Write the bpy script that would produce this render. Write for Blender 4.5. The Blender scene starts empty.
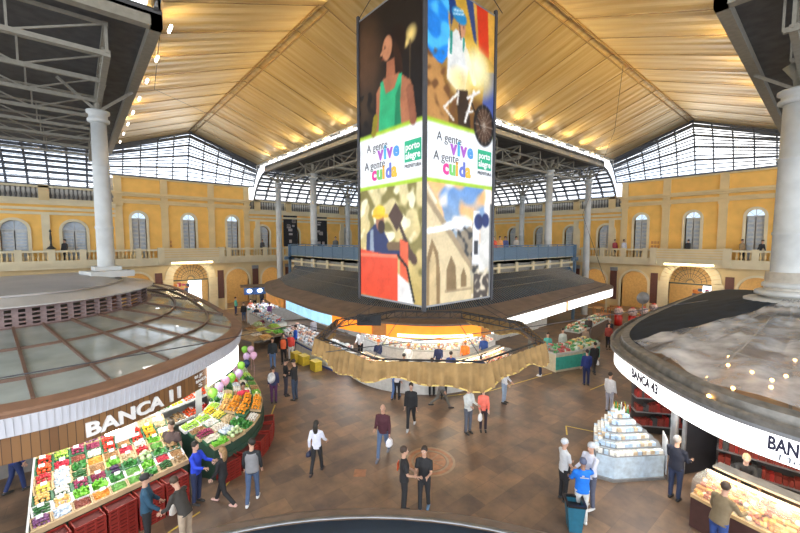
import bpy, math, random
from mathutils import Vector, Matrix, noise
random.seed(7)
PI = math.pi
sc = bpy.context.scene
col = sc.collection
# ---------------- camera, world, exposure ----------------
F = 375.0; H = 7.0; PITCH = math.atan(26.5 / F); YAW = math.radians(40.7)
cam_d = bpy.data.cameras.new('camera'); cam = bpy.data.objects.new('camera', cam_d); col.objects.link(cam)
cam_d.sensor_width = 36; cam_d.lens = F / 800 * 36; cam_d.clip_end = 500
cam.location = (0, 0, H); cam.rotation_euler = (PI / 2 - PITCH, 0, -YAW)
sc.camera = cam
w = bpy.data.worlds.new('sky'); sc.world = w; w.use_nodes = True
nt = w.node_tree; bgn = nt.nodes['Background']
tc = nt.nodes.new('ShaderNodeTexCoord'); nz = nt.nodes.new('ShaderNodeTexNoise'); nz.inputs['Scale'].default_value = 2.5
rp = nt.nodes.new('ShaderNodeValToRGB')
rp.color_ramp.elements[0].color = (.62, .78, 1, 1); rp.color_ramp.elements[0].position = .35
rp.color_ramp.elements[1].color = (1, 1, 1, 1); rp.color_ramp.elements[1].position = .6
nt.links.new(tc.outputs['Generated'], nz.inputs['Vector']); nt.links.new(nz.outputs['Fac'], rp.inputs['Fac'])
nt.links.new(rp.outputs['Color'], bgn.inputs['Color']); bgn.inputs['Strength'].default_value = 2.1
sc.view_settings.view_transform = 'Standard'; sc.view_settings.look = 'None'; sc.view_settings.gamma = 1
sc.view_settings.use_curve_mapping = False
sc.view_settings.exposure = 1.05
def area_lamp(name, loc, rot, sx, sy, power, color, spread=180):
    l = bpy.data.lights.new(name, 'AREA'); l.shape = 'RECTANGLE'; l.size = sx; l.size_y = sy; l.energy = power; l.color = color
    l.spread = math.radians(spread)
    o = bpy.data.objects.new(name, l); o.location = loc; o.rotation_euler = rot; col.objects.link(o); return o
# ---------------- helpers ----------------
def at(px, py, z):
    """the point of the horizontal plane z seen at a pixel of the 800x533 photograph"""
    cx = (px - 400) / F; cy = (266.5 - py) / F
    fy = math.cos(PITCH) + cy * math.sin(PITCH); fz = -math.sin(PITCH) + cy * math.cos(PITCH)
    t = (z - H) / fz; x = cx * t; y = fy * t
    return (x * math.cos(YAW) + y * math.sin(YAW), -x * math.sin(YAW) + y * math.cos(YAW))
_mats = {}
def mat(name, color, rough=.6, metal=0., emit=0., var=.12, scale=6., spec=.5, bump=0., coat=0.):
    if name in _mats: return _mats[name]
    m = bpy.data.materials.new(name); m.use_nodes = True; t = m.node_tree; b = t.nodes['Principled BSDF']
    b.inputs['Roughness'].default_value = rough; b.inputs['Metallic'].default_value = metal
    b.inputs['Specular IOR Level'].default_value = spec; b.inputs['Coat Weight'].default_value = coat
    n = t.nodes.new('ShaderNodeTexNoise'); n.inputs['Scale'].default_value = scale; n.inputs['Detail'].default_value = 4
    c = t.nodes.new('ShaderNodeTexCoord'); t.links.new(c.outputs['Object'], n.inputs['Vector'])
    r = t.nodes.new('ShaderNodeValToRGB'); k0 = 1 - var; k1 = 1 + var
    r.color_ramp.elements[0].position = .3; r.color_ramp.elements[1].position = .7
    r.color_ramp.elements[0].color = (color[0] * k0, color[1] * k0, color[2] * k0, 1)
    r.color_ramp.elements[1].color = (min(1, color[0] * k1), min(1, color[1] * k1), min(1, color[2] * k1), 1)
    t.links.new(n.outputs['Fac'], r.inputs['Fac']); t.links.new(r.outputs['Color'], b.inputs['Base Color'])
    if emit: 
        b.inputs['Emission Strength'].default_value = emit; b.inputs['Emission Color'].default_value = (*color, 1)
    if bump:
        bp = t.nodes.new('ShaderNodeBump'); bp.inputs['Strength'].default_value = bump; bp.inputs['Distance'].default_value = .02
        t.links.new(n.outputs['Fac'], bp.inputs['Height']); t.links.new(bp.outputs['Normal'], b.inputs['Normal'])
    _mats[name] = m; return m
def seethrough(name, color, alpha, rough=.1, dirt=.2, scale=3.):
    """thin pane: partly clear, partly glossy film"""
    m = bpy.data.materials.new(name); m.use_nodes = True; t = m.node_tree; b = t.nodes['Principled BSDF']
    b.inputs['Base Color'].default_value = (*color, 1); b.inputs['Roughness'].default_value = rough
    n = t.nodes.new('ShaderNodeTexNoise'); n.inputs['Scale'].default_value = scale; n.inputs['Detail'].default_value = 6
    c = t.nodes.new('ShaderNodeTexCoord'); t.links.new(c.outputs['Object'], n.inputs['Vector'])
    r = t.nodes.new('ShaderNodeMapRange'); r.inputs['From Min'].default_value = .3; r.inputs['From Max'].default_value = .7
    r.inputs['To Min'].default_value = max(0, alpha - dirt); r.inputs['To Max'].default_value = min(1, alpha + dirt)
    t.links.new(n.outputs['Fac'], r.inputs['Value']); t.links.new(r.outputs['Result'], b.inputs['Alpha'])
    return m
def rot_z(a): return Matrix.Rotation(a, 3, 'Z')
class MB:
    def __init__(s): s.v = []; s.f = []; s.mi = []; s.ms = []; s.sm = []
    def m(s, mt):
        if mt is None: return 0
        if mt not in s.ms: s.ms.append(mt)
        return s.ms.index(mt)
    def add(s, vs, fs, mt=None, smooth=False):
        k = len(s.v); i = s.m(mt); s.v.extend([tuple(p) for p in vs])
        for f in fs: s.f.append(tuple(k + q for q in f)); s.mi.append(i); s.sm.append(smooth)
        return s
    def box(s, x0, x1, y0, y1, z0, z1, mt=None):
        return s.add([(x0, y0, z0), (x1, y0, z0), (x1, y1, z0), (x0, y1, z0), (x0, y0, z1), (x1, y0, z1), (x1, y1, z1), (x0, y1, z1)],
                     [(0, 3, 2, 1), (4, 5, 6, 7), (0, 1, 5, 4), (1, 2, 6, 5), (2, 3, 7, 6), (3, 0, 4, 7)], mt)
    def obox(s, c, sx, sy, sz, rz=0., mt=None, tilt=0.):
        """box centred at c, turned by rz, tilted about its own x"""
        R = Matrix.Rotation(rz, 3, 'Z') @ Matrix.Rotation(tilt, 3, 'X'); vs = []
        for dz in (-.5, .5):
            for dx, dy in ((-.5, -.5), (.5, -.5), (.5, .5), (-.5, .5)): vs.append(Vector(c) + R @ Vector((dx * sx, dy * sy, dz * sz)))
        return s.add(vs, [(0, 3, 2, 1), (4, 5, 6, 7), (0, 1, 5, 4), (1, 2, 6, 5), (2, 3, 7, 6), (3, 0, 4, 7)], mt)
    def bar(s, p, q, w, h=None, mt=None, up=(0, 0, 1)):
        p = Vector(p); q = Vector(q); h = h or w; d = (q - p)
        if d.length < 1e-6: return s
        d.normalize(); u = Vector(up); x = d.cross(u)
        if x.length < 1e-3: x = d.cross(Vector((1, 0, 0)))
        x.normalize(); y = x.cross(d); vs = []
        for e in (p, q):
            for a, b in ((-1, -1), (1, -1), (1, 1), (-1, 1)): vs.append(e + x * a * w / 2 + y * b * h / 2)
        return s.add(vs, [(0, 3, 2, 1), (4, 5, 6, 7), (0, 1, 5, 4), (1, 2, 6, 5), (2, 3, 7, 6), (3, 0, 4, 7)], mt)
    def tube(s, pts, r, n=8, mt=None, cap=True, flat=1., swap=False):
        """loft of round (or flattened) rings along points; r a number or list"""
        P = [Vector(p) for p in pts]; R = r if isinstance(r, (list, tuple)) else [r] * len(P); vs = []; fs = []
        ref = None
        for i, p in enumerate(P):
            d = (P[min(i + 1, len(P) - 1)] - P[max(i - 1, 0)]).normalized()
            if ref is None:
                ref = Vector((0, 0, 1)) if abs(d.z) < .9 else Vector((1, 0, 0))
            x = ref - d * ref.dot(d)
            if x.length < 1e-4: x = d.orthogonal()
            x.normalize(); y = d.cross(x); ref = x
            ri = R[i]; rx, ry = ri if isinstance(ri, tuple) else (ri, ri * flat)
            if swap: rx, ry = ry, rx
            for k in range(n):
                a = 2 * PI * k / n; vs.append(p + x * math.cos(a) * rx + y * math.sin(a) * ry)
        for i in range(len(P) - 1):
            for k in range(n): fs.append((i * n + k, i * n + (k + 1) % n, (i + 1) * n + (k + 1) % n, (i + 1) * n + k))
        if cap: fs.append(tuple(range(n - 1, -1, -1))); fs.append(tuple((len(P) - 1) * n + k for k in range(n)))
        return s.add(vs, fs, mt, True)
    def lathe(s, c, prof, n=16, mt=None, sx=1., sy=1., caps=True):
        """prof: (radius, z) pairs from the bottom up"""
        vs = []; fs = []
        for r, z in prof:
            for k in range(n): a = 2 * PI * k / n; vs.append((c[0] + r * sx * math.cos(a), c[1] + r * sy * math.sin(a), c[2] + z))
        for i in range(len(prof) - 1):
            for k in range(n): fs.append((i * n + k, i * n + (k + 1) % n, (i + 1) * n + (k + 1) % n, (i + 1) * n + k))
        if caps: fs.append(tuple(range(n - 1, -1, -1))); fs.append(tuple((len(prof) - 1) * n + k for k in range(n)))
        return s.add(vs, fs, mt, n > 8)
    def ball(s, c, rx, ry=None, rz=None, n=8, m=5, mt=None, R=None):
        ry = ry or rx; rz = rz or rx; vs = [Vector((0, 0, -rz))]
        for i in range(1, m):
            t = -PI / 2 + PI * i / m
            for k in range(n): a = 2 * PI * k / n; vs.append(Vector((rx * math.cos(t) * math.cos(a), ry * math.cos(t) * math.sin(a), rz * math.sin(t))))
        vs.append(Vector((0, 0, rz))); fs = []
        for k in range(n): fs.append((0, 1 + (k + 1) % n, 1 + k))
        for i in range(m - 2):
            for k in range(n): a = 1 + i * n; fs.append((a + k, a + (k + 1) % n, a + n + (k + 1) % n, a + n + k))
        a = 1 + (m - 2) * n; L = len(vs) - 1
        for k in range(n): fs.append((a + k, a + (k + 1) % n, L))
        if R is not None: vs = [R @ v for v in vs]
        return s.add([v + Vector(c) for v in vs], fs, mt, True)
    def prism(s, pts, z0, z1, mt=None):
        n = len(pts)
        return s.add([(p[0], p[1], z0) for p in pts] + [(p[0], p[1], z1) for p in pts],
                     [tuple(range(n - 1, -1, -1)), tuple(range(n, 2 * n))] + [(k, (k + 1) % n, n + (k + 1) % n, n + k) for k in range(n)], mt)
    def loft(s, rings, closed=True, mt=None, smooth=False, caps=False):
        n = len(rings[0]); vs = [p for r in rings for p in r]; fs = []
        for i in range(len(rings) - 1):
            for k in range(n if closed else n - 1): fs.append((i * n + k, i * n + (k + 1) % n, (i + 1) * n + (k + 1) % n, (i + 1) * n + k))
        if caps: fs.append(tuple(range(n - 1, -1, -1))); fs.append(tuple((len(rings) - 1) * n + k for k in range(n)))
        return s.add(vs, fs, mt, smooth)
    def mesh(s, name, mt=None):
        me = bpy.data.meshes.new(name); me.from_pydata(s.v, [], s.f)
        if mt is not None and not s.ms: me.materials.append(mt)
        for q in s.ms: me.materials.append(q)
        if s.ms: me.polygons.foreach_set('material_index', s.mi)
        me.polygons.foreach_set('use_smooth', s.sm); me.update(); return me
    def build(s, name, mt=None, parent=None, loc=None, rz=0.):
        o = bpy.data.objects.new(name, s.mesh(name, mt)); col.objects.link(o)
        if parent is not None: o.parent = parent
        if loc is not None: o.location = loc
        o.rotation_euler.z = rz; return o
def tag(o, label=None, cat=None, group=None, kind=None):
    if label: o['label'] = label
    if cat: o['category'] = cat
    if group: o['group'] = group
    if kind: o['kind'] = kind
    return o
def thing(name, label, cat, loc=(0, 0, 0), rz=0., group=None):
    o = bpy.data.objects.new(name, None); col.objects.link(o); o.location = loc; o.rotation_euler = (0, 0, rz)
    o.empty_display_size = .1
    return tag(o, label, cat, group)
def struct(mb, name, mt=None): return tag(mb.build(name, mt), kind='structure')
def copy_tree(o, parent=None):
    c = o.copy(); col.objects.link(c); c.parent = parent
    for ch in list(o.children): copy_tree(ch, c)
    return c
def curve_mesh(splines, extrude, name='panel'):
    cu = bpy.data.curves.new(name, 'CURVE'); cu.dimensions = '2D'; cu.fill_mode = 'BOTH'; cu.extrude = extrude
    for pts in splines:
        sp = cu.splines.new('POLY'); sp.points.add(len(pts) - 1)
        for i, p in enumerate(pts): sp.points[i].co = (p[0], p[1], 0, 1)
        sp.use_cyclic_u = True
    o = bpy.data.objects.new(name, cu); col.objects.link(o); dg = bpy.context.evaluated_depsgraph_get()
    me = bpy.data.meshes.new_from_object(o.evaluated_get(dg)); bpy.data.objects.remove(o); bpy.data.curves.remove(cu); return me
def text_mesh(body, size, extrude=.01, bold=0., spacing=1., shear=0.):
    cu = bpy.data.curves.new('lettering', 'FONT'); cu.body = body; cu.size = size; cu.extrude = extrude; cu.offset = bold
    cu.space_character = spacing; cu.shear = shear; cu.resolution_u = 3
    o = bpy.data.objects.new('lettering', cu); col.objects.link(o); dg = bpy.context.evaluated_depsgraph_get()
    me = bpy.data.meshes.new_from_object(o.evaluated_get(dg)); bpy.data.objects.remove(o); bpy.data.curves.remove(cu); return me
def mesh_from(me, name, fn, mt, parent=None):
    """object from a flat mesh, every vertex sent through fn(x, y, z)"""
    for v in me.vertices: v.co = Vector(fn(v.co.x, v.co.y, v.co.z))
    me.materials.clear(); me.materials.append(mt); me.update(); me.name = name
    o = bpy.data.objects.new(name, me); col.objects.link(o)
    if parent is not None: o.parent = parent
    return o
def spline(pts, closed, n=6):
    out = []; N = len(pts)
    for i in range(N if closed else N - 1):
        p = [Vector(pts[(i + k) % N] if closed else pts[max(0, min(N - 1, i + k))]).to_3d() if len(pts[0]) == 2 else Vector(pts[(i + k) % N] if closed else pts[max(0, min(N - 1, i + k))]) for k in (-1, 0, 1, 2)]
        for j in range(n):
            t = j / n; t2 = t * t; t3 = t2 * t
            out.append(.5 * ((2 * p[1]) + (p[2] - p[0]) * t + (2 * p[0] - 5 * p[1] + 4 * p[2] - p[3]) * t2 + (3 * p[1] - p[0] - 3 * p[2] + p[3]) * t3))
    if not closed: out.append(Vector(pts[-1]).to_3d() if len(pts[0]) == 2 else Vector(pts[-1]))
    return out
def inset(pts, d):
    """shift a closed counter-clockwise outline inwards by d"""
    out = []; N = len(pts)
    for i in range(N):
        a = pts[i - 1]; b = pts[(i + 1) % N]; t = Vector((b[0] - a[0], b[1] - a[1])).normalized()
        out.append(Vector((pts[i][0] - t.y * d, pts[i][1] + t.x * d, 0)))
    return out
def arclen(pts):
    L = [0]
    for i in range(1, len(pts)): L.append(L[-1] + (Vector(pts[i][:2]) - Vector(pts[i - 1][:2])).length)
    return L
def along(pts, L, s):
    for i in range(1, len(pts)):
        if s <= L[i] or i == len(pts) - 1:
            t = (s - L[i - 1]) / (L[i] - L[i - 1]); a = Vector(pts[i - 1][:2]); b = Vector(pts[i][:2])
            return a + (b - a) * t, (b - a).normalized()
# ---------------- structure: floor ----------------
def floor_material():
    m = bpy.data.materials.new('stone_floor'); m.use_nodes = True; t = m.node_tree; b = t.nodes['Principled BSDF']
    c = t.nodes.new('ShaderNodeTexCoord'); mp = t.nodes.new('ShaderNodeMapping'); mp.inputs['Rotation'].default_value = (0, 0, .04)
    t.links.new(c.outputs['Object'], mp.inputs['Vector'])
    br = t.nodes.new('ShaderNodeTexBrick'); br.offset = .5; br.inputs['Scale'].default_value = 1.0
    br.inputs['Brick Width'].default_value = .9; br.inputs['Row Height'].default_value = .6
    br.inputs['Mortar Size'].default_value = .006; br.inputs['Mortar Smooth'].default_value = .3; br.inputs['Bias'].default_value = -.1
    br.inputs['Color1'].default_value = (.23, .155, .098, 1); br.inputs['Color2'].default_value = (.125, .092, .072, 1)
    br.inputs['Mortar'].default_value = (.12, .09, .07, 1); t.links.new(mp.outputs['Vector'], br.inputs['Vector'])
    n = t.nodes.new('ShaderNodeTexNoise'); n.inputs['Scale'].default_value = 1.1; n.inputs['Detail'].default_value = 7; n.inputs['Roughness'].default_value = .65
    t.links.new(c.outputs['Object'], n.inputs['Vector'])
    r = t.nodes.new('ShaderNodeValToRGB'); r.color_ramp.elements[0].position = .35; r.color_ramp.elements[1].position = .66
    r.color_ramp.elements[0].color = (.55, .56, .60, 1); r.color_ramp.elements[1].color = (1.25, 1.12, 1.0, 1)
    t.links.new(n.outputs['Fac'], r.inputs['Fac'])
    mx = t.nodes.new('ShaderNodeMix'); mx.data_type = 'RGBA'; mx.blend_type = 'MULTIPLY'; mx.inputs[0].default_value = 1
    t.links.new(br.outputs['Color'], mx.inputs[6]); t.links.new(r.outputs['Color'], mx.inputs[7]); t.links.new(mx.outputs[2], b.inputs['Base Color'])
    rr = t.nodes.new('ShaderNodeMapRange'); rr.inputs['To Min'].default_value = .34; rr.inputs['To Max'].default_value = .55
    t.links.new(n.outputs['Fac'], rr.inputs['Value']); t.links.new(rr.outputs['Result'], b.inputs['Roughness'])
    return m
struct(MB().box(-30, 48, -30, 48, -.3, 0), 'floor', floor_material())
cream = mat('cream_plaster', (.70, .53, .27), .7, var=.07, scale=1.3); cream_pale = mat('pale_cream_plaster', (.70, .60, .39), .7, var=.07, scale=1.3)
yellow = mat('ochre_yellow_plaster', (.86, .50, .12), .75, var=.08, scale=1.2); brown_panel = mat('brown_painted_board', (.13, .05, .035), .5)
white_paint = mat('aged_white_paint', (.50, .51, .49), .6, var=.12, scale=1.6); dark_grey = mat('dark_grey_boards', (.075, .075, .078), .6, var=.3, scale=2.5)
beam_paint = mat('beige_grey_steel_paint', (.27, .25, .20), .5); dark_iron = mat('dark_iron', (.03, .03, .032), .45)
tan_line = mat('tan_stone', (.26, .175, .105), .35); yellow_line = mat('worn_yellow_tape', (.62, .45, .08), .5, var=.25, scale=20)
rust_stone = mat('rusty_stone', (.30, .13, .06), .4, var=.25); grey_metal = mat('grey_metal', (.32, .33, .34), .4, .6)
glow_white = mat('lit_white', (1, .98, .95), .5, emit=3.2, var=0.); tube_pink = mat('lit_tube', (1, .88, .82), .5, emit=6, var=0.)
blue_rail = mat('blue_grey_mesh_panel', (.10, .17, .25), .5); wood_dark = mat('dark_wood', (.12, .065, .035), .5)
# medallion, diamond and painted lines set in the floor
m = MB(); cx, cy = at(430, 461, 0)
for r0, r1, mt in ((.72, .80, tan_line), (.60, .72, rust_stone), (.53, .60, tan_line), (.0, .50, rust_stone)):
    rg = []
    for r, z in ((r0, .0), (r0, .004), (r1, .004), (r1, .0)):
        rg.append([(cx + max(r, .001) * math.cos(2 * PI * k / 48), cy + max(r, .001) * math.sin(2 * PI * k / 48), z) for k in range(48)])
    m.loft(rg, True, mt)
for k in range(8):
    a = PI * k / 4 + .2; m.obox((cx + .26 * math.cos(a), cy + .26 * math.sin(a), .0045), .44, .03, .004, a, tan_line)
struct(m, 'trim_1')
m = MB(); x, y = at(360, 473, 0); m.obox((x, y, .002), .36, .36, .005, .85, rust_stone); struct(m, 'trim_2')
def yline(k, pts):
    m = MB()
    for p, q in zip(pts, pts[1:]): a = at(*p, 0); b = at(*q, 0); m.bar((*a, .003), (*b, .003), .05, .004, yellow_line)
    struct(m, 'trim_%d' % k)
yline(3, [(566, 426), (600, 433)]); yline(4, [(490, 391), (552, 373)]); yline(5, [(561, 369), (573, 363)]); yline(6, [(590, 390), (612, 381)])
yline(7, [(168, 533), (200, 512)]); yline(8, [(224, 488), (262, 440), (275, 405)]); yline(9, [(440, 397), (490, 391)]); yline(10, [(566, 426), (567, 435)])
# ---------------- structure: the two facades ----------------
WALL = 39.9
def arch(u, r, z0, zs, n=14):
    return [(u - r, z0)] + [(u - r * math.cos(PI * k / n), zs + r * math.sin(PI * k / n)) for k in range(n + 1)] + [(u + r, z0)]
glass_dull = mat('frosted_window_pane', (.42, .47, .52), .25, var=.15, scale=3.); glass_lit = mat('bright_fanlight_pane', (.55, .70, .85), .15, emit=.55, var=.1)
shutter = mat('pale_grey_shutter', (.50, .50, .47), .6)
lower_u = [12.35 + 3.6 * k for k in range(7)] + [3.85 - 3.6 * k for k in range(5)]
win_portal = [4.2, 8.1, 12.0]; win_low = [15.0 + 3.45 * k for k in range(7)] + [-.1 - 3.4 * k for k in range(4)]
wn = [0]
def facade(side):
    T = (lambda u, d, z: (u, WALL - d, z)) if side == 'left' else (lambda u, d, z: (WALL - d, u, z))
    def put(mb, name, mt=None): mb.v = [T(*p) for p in mb.v]; return struct(mb, name, mt)
    lo = 30
    # ground wall with arches, upper walls with windows
    for nm, rect, holes, mt in (
        ('wall_%s' % side, (-13, 39.9, 0, 5.0), [arch(u, 1.12, .02, 2.95) for u in lower_u] + [arch(8.1, 1.5, .02, 3.35, 18)], cream),
        ('wall_%s_portal' % side, (2.6, 13.6, 5.0, 12.45), [arch(u, .52, 5.4, 8.85) for u in win_portal], yellow),
        ('wall_%s_east' % side, (13.6, 39.9, 5.0, 10.0), [arch(u, .72, 5.4, 7.75) for u in win_low if u > 13], yellow),
        ('wall_%s_west' % side, (-13, 2.6, 5.0, 10.0), [arch(u, .72, 5.4, 7.75) for u in win_low if u < 2], yellow)):
        x0, x1, z0, z1 = rect
        me = curve_mesh([[(x0, z0), (x1, z0), (x1, z1), (x0, z1)]] + holes, .2)
        o = mesh_from(me, nm, lambda a, b, c: T(a, -.2 + c, b), mt); tag(o, kind='structure')
    # windows
    for u in win_portal + win_low:
        big = u in win_portal; r, zs = (.52, 8.85) if big else (.72, 7.75); wn[0] += 1
        m = MB()
        ao = arch(u, r + .2, 5.4, zs); ai = arch(u, r, 5.4, zs)
        m.loft([[(p[0], -.02, p[1]) for p in ao], [(p[0], .09, p[1]) for p in ao], [(p[0], .09, p[1]) for p in ai], [(p[0], -.35, p[1]) for p in ai]], False, cream_pale)
        a2 = arch(u, r, zs, zs); m.add([(p[0], -.25, p[1]) for p in a2], [tuple(range(len(a2)))], glass_lit if big else glass_dull)
        for s in (-1, 1):
            xx = u + s * r / 2; m.box(xx - r / 2 + .03, xx + r / 2 - .03, -.3, -.24, 5.35, zs - .05, shutter)
            for j in range(9): m.box(xx - r / 2 + .09, xx + r / 2 - .09, -.24, -.225, 5.5 + j * (zs - 5.6) / 9, 5.5 + (j + .55) * (zs - 5.6) / 9, glass_dull)
        m.box(u - r, u + r, -.3, -.2, zs - .05, zs + .05, white_paint); m.box(u - .025, u + .025, -.25, -.21, zs, zs + r, white_paint)
        for a in (.25, .75): m.bar((u, -.22, zs), (u + r * math.cos(PI * a), -.22, zs + r * math.sin(PI * a)), .03, .03, white_paint)
        put(m, 'window_%d' % wn[0])
    for a, b, z1 in ((2.4, 13.8, 12.3), (13.8, 39.9, 11.1), (-13, 2.4, 11.1)):
        m = MB(); m.box(a, b, -.75, -.6, 5.0, z1, mat('gallery_room_shade', (.30, .29, .27), .8)); put(m, 'wall_%s_backing_%d' % (side, int(a + 20)))  # added sheet blocks the sky behind windows, its grey stands for room shade
    # pilasters, cornices
    m = MB()
    for u in (8.1 - 5.3, 8.1 - 1.95, 8.1 + 1.95, 8.1 + 5.3):
        m.box(u - .28, u + .28, -.05, .13, 5.2, 12.35, cream); m.box(u - .34, u + .34, -.05, .18, 9.95, 10.15, cream); m.box(u - .34, u + .34, -.05, .18, 5.2, 5.7, cream)
    for z0, z1, d in ((10.15, 10.35, .2), (10.35, 10.5, .32), (10.75, 10.9, .25), (10.9, 11.08, .42), (12.3, 12.5, .16)): m.box(2.55 - d * .3, 13.65 + d * .3, -.3, d, z0, z1, cream)
    put(m, 'trim_%s_portal_cornice' % side)
    m = MB()
    for a, b in ((13.6, 39.9), (-13, 2.6)):
        for z0, z1, d in ((8.95, 9.15, .15), (9.3, 9.5, .22), (9.7, 9.85, .3), (9.85, 10.02, .45), (11.0, 11.15, .2)): m.box(a, b, -.3, d, z0, z1, cream_pale)
        m.box(a, b, -.3, .1, 10.0, 10.2, cream_pale)
        k = a + .9
        while k < b:
            m.box(k - .24, k + .24, -.05, .12, 5.2, 9.0, cream_pale); m.box(k - .3, k + .3, -.3, .2, 10.0, 11.2, cream); k += 3.45
    put(m, 'trim_%s_cornice' % side)
    m = MB(); dk = mat('weathered_dark_balusters', (.09, .085, .08), .7)
    for a, b in ((13.9, 39.5), (-13, 2.3)):
        k = a
        while k < b: m.lathe((k, -.05, 10.2), [(.05, 0), (.09, .25), (.04, .5), (.06, .8)], 5, dk); k += .27
    put(m, 'trim_%s_parapet' % side)
    # gallery: slab, fascia mouldings, balustrade
    m = MB(); G = .95
    m.box(-13, 39.9, 0, G, 5.0, 5.28, cream_pale); m.box(-13, 39.9, 0, G + .1, 5.2, 5.32, cream_pale); m.box(-13, 39.9, 0, G - .12, 4.75, 5.0, cream_pale)
    m.box(5.6, 10.6, G - .1, G + .12, 5.3, 6.25, cream_pale)
    for j in range(4): m.box(5.6, 10.6, G + .12, G + .16, 5.42 + j * .21, 5.52 + j * .21, cream)
    for k in (5.6, 10.6): m.box(k - .25, k + .25, G - .15, G + .2, 4.9, 6.32, cream_pale)
    put(m, 'trim_%s_gallery' % side)
    m = MB(); k = -12.5
    while k < 39:
        if not 5.3 < k < 10.9:
            m.lathe((k, G - .08, 5.32), [(.07, 0), (.045, .12), (.085, .3), (.035, .6), (.07, .72)], 6, cream)
        k += .27
    k = -12.4
    while k < 39:
        if not 5.3 < k < 10.9: m.box(k - .2, k + .2, G - .22, G + .06, 5.3, 6.27, cream_pale)
        k += 1.82
    for a, b in ((-13, 5.6), (10.6, 38.8)): m.box(a, b, G - .2, G + .05, 6.04, 6.2, cream_pale); m.box(a, b, G - .2, G + .05, 5.3, 5.42, cream_pale)
    put(m, 'trim_%s_balustrade' % side)
    # arch surrounds, rusticated portal, brown boards
    m = MB()
    for u in lower_u:
        ao = arch(u, 1.3, 0, 2.95); ai = arch(u, 1.12, 0, 2.95)
        m.loft([[(p[0], -.02, p[1]) for p in ao], [(p[0], .08, p[1]) for p in ao], [(p[0], .08, p[1]) for p in ai], [(p[0], -.4, p[1]) for p in ai]], False, cream_pale)
    for j in range(15):
        a0 = PI * j / 15 + .012; a1 = PI * (j + 1) / 15 - .012; rr = (1.5, 2.15 + (.08 if j == 7 else 0))
        ps = [(8.1 + r * math.cos(a), 3.35 + r * math.sin(a)) for r, a in ((rr[0], a0), (rr[1], a0), (rr[1], a1), (rr[0], a1))]
        m.add([(p[0], -.4, p[1]) for p in ps] + [(p[0], .14, p[1]) for p in ps], [(0, 1, 2, 3), (4, 5, 6, 7), (0, 1, 5, 4), (1, 2, 6, 5), (2, 3, 7, 6), (3, 0, 4, 7)], cream_pale)
    for s in (-1, 1):
        for j in range(11):
            a = 8.1 + s * 1.5; b = 8.1 + s * 2.3; m.box(min(a, b), max(a, b), -.4, .14, j * .305, j * .305 + .28, cream_pale)
    put(m, 'trim_%s_arches' % side)
    m = MB()
    for u in sorted(lower_u + [8.1 - .0]):
        for s in ((1,) if abs(u - 8.1) > 1 else ()):
            c = u + 1.8 if u > 8 else u + 1.8
            if abs(c - 8.1) > 2.6: m.box(c - .3, c + .3, 0, .06, 1.2, 4.0, brown_panel); m.box(c - .34, c + .34, 0, .04, 4.0, 4.35, grey_metal)
    for c in (8.1 - 2.62, 8.1 + 2.62): m.box(c - .28, c + .28, 0, .06, 1.2, 4.0, brown_panel)
    put(m, 'trim_%s_panels' % side)
    # fan grille in the portal arch
    m = MB(); ir = mat('wrought_iron_green', (.04, .06, .05), .5)
    m.bar((6.6, -.2, 3.2), (9.6, -.2, 3.2), .1, .12, ir)
    for j in range(1, 14):
        a = PI * j / 14; m.bar((8.1 + .25 * math.cos(a), -.2, 3.25 + .25 * math.sin(a)), (8.1 + 1.5 * math.cos(a), -.2, 3.3 + 1.5 * math.sin(a)), .03, .03, ir)
    for r in (.3, .8, 1.15):
        for j in range(14):
            a = PI * j / 14; b = PI * (j + 1) / 14; m.bar((8.1 + r * math.cos(a), -.2, 3.3 + r * math.sin(a)), (8.1 + r * math.cos(b), -.2, 3.3 + r * math.sin(b)), .035, .035, ir)
    put(m, 'trim_%s_fanlight' % side)
    # rooms behind the arches
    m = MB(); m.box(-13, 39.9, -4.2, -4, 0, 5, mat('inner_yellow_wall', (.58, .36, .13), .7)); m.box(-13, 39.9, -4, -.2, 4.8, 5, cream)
    put(m, 'wall_%s_inner' % side)
    # lit strip above the portal
    m = MB(); m.box(6.4, 9.8, G - .1, G - .02, 4.86, 4.98, mat('warm_lit_strip', (1, .8, .45), .5, emit=4, var=0.)); m.box(6.35, 9.85, G - .2, G - .1, 4.84, 5.0, grey_metal)
    m.v = [T(*p) for p in m.v]
    tag(m.build('strip_light'), 'warm glowing strip light over the %s entrance arch' % side, 'light')
    area_lamp('strip_lamp_%s' % side, T(8.1, G + .25, 4.8), (0, 0, 0), 3.2 if side == 'left' else .3, .3 if side == 'left' else 3.2, 60, (1, .8, .5))
    # lamps in the rooms behind the arches
    for u in (-3.3, 3.85, 8.1, 12.35, 15.95, 19.5, 24.5, 30):
        area_lamp('arcade_lamp', T(u, -2, 4.6), (0, 0, 0), 1.2, 1.2, 26, (1, .86, .62))
facade('left'); facade('right')
# ---------------- structure: low roofs of the four quarters ----------------
E0, E1 = 2.25, 13.9; ZE = 13.6; ROUT = 35.0
def low_roof(k, x0, x1, y0, y1, xin, yin):
    m = MB(); m.box(x0, x1, y0, y1, ZE, ZE + .18, dark_grey); struct(m, 'ceiling_%d' % k)
    m = MB()
    for (a, b) in (((xin, y0), (xin, y1)), ((x0, yin), (x1, yin))):
        m.bar((a[0], a[1], ZE - .1), (b[0], b[1], ZE - .1), .3, .38, beam_paint); m.bar((a[0], a[1], ZE + .22), (b[0], b[1], ZE + .22), .1, .12, dark_iron)
    struct(m, 'trim_roof_edge_%d' % k)
low_roof(1, -22, E0, E1 - .4, ROUT, E0 - .15, E1 - .25); low_roof(2, E1 - .4, ROUT, -22, E0 + .3, E1 - .25, E0 + .15)
low_roof(3, E1 - .4, ROUT, E1 - .4, ROUT, E1 - .25, E1 - .25)
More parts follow.
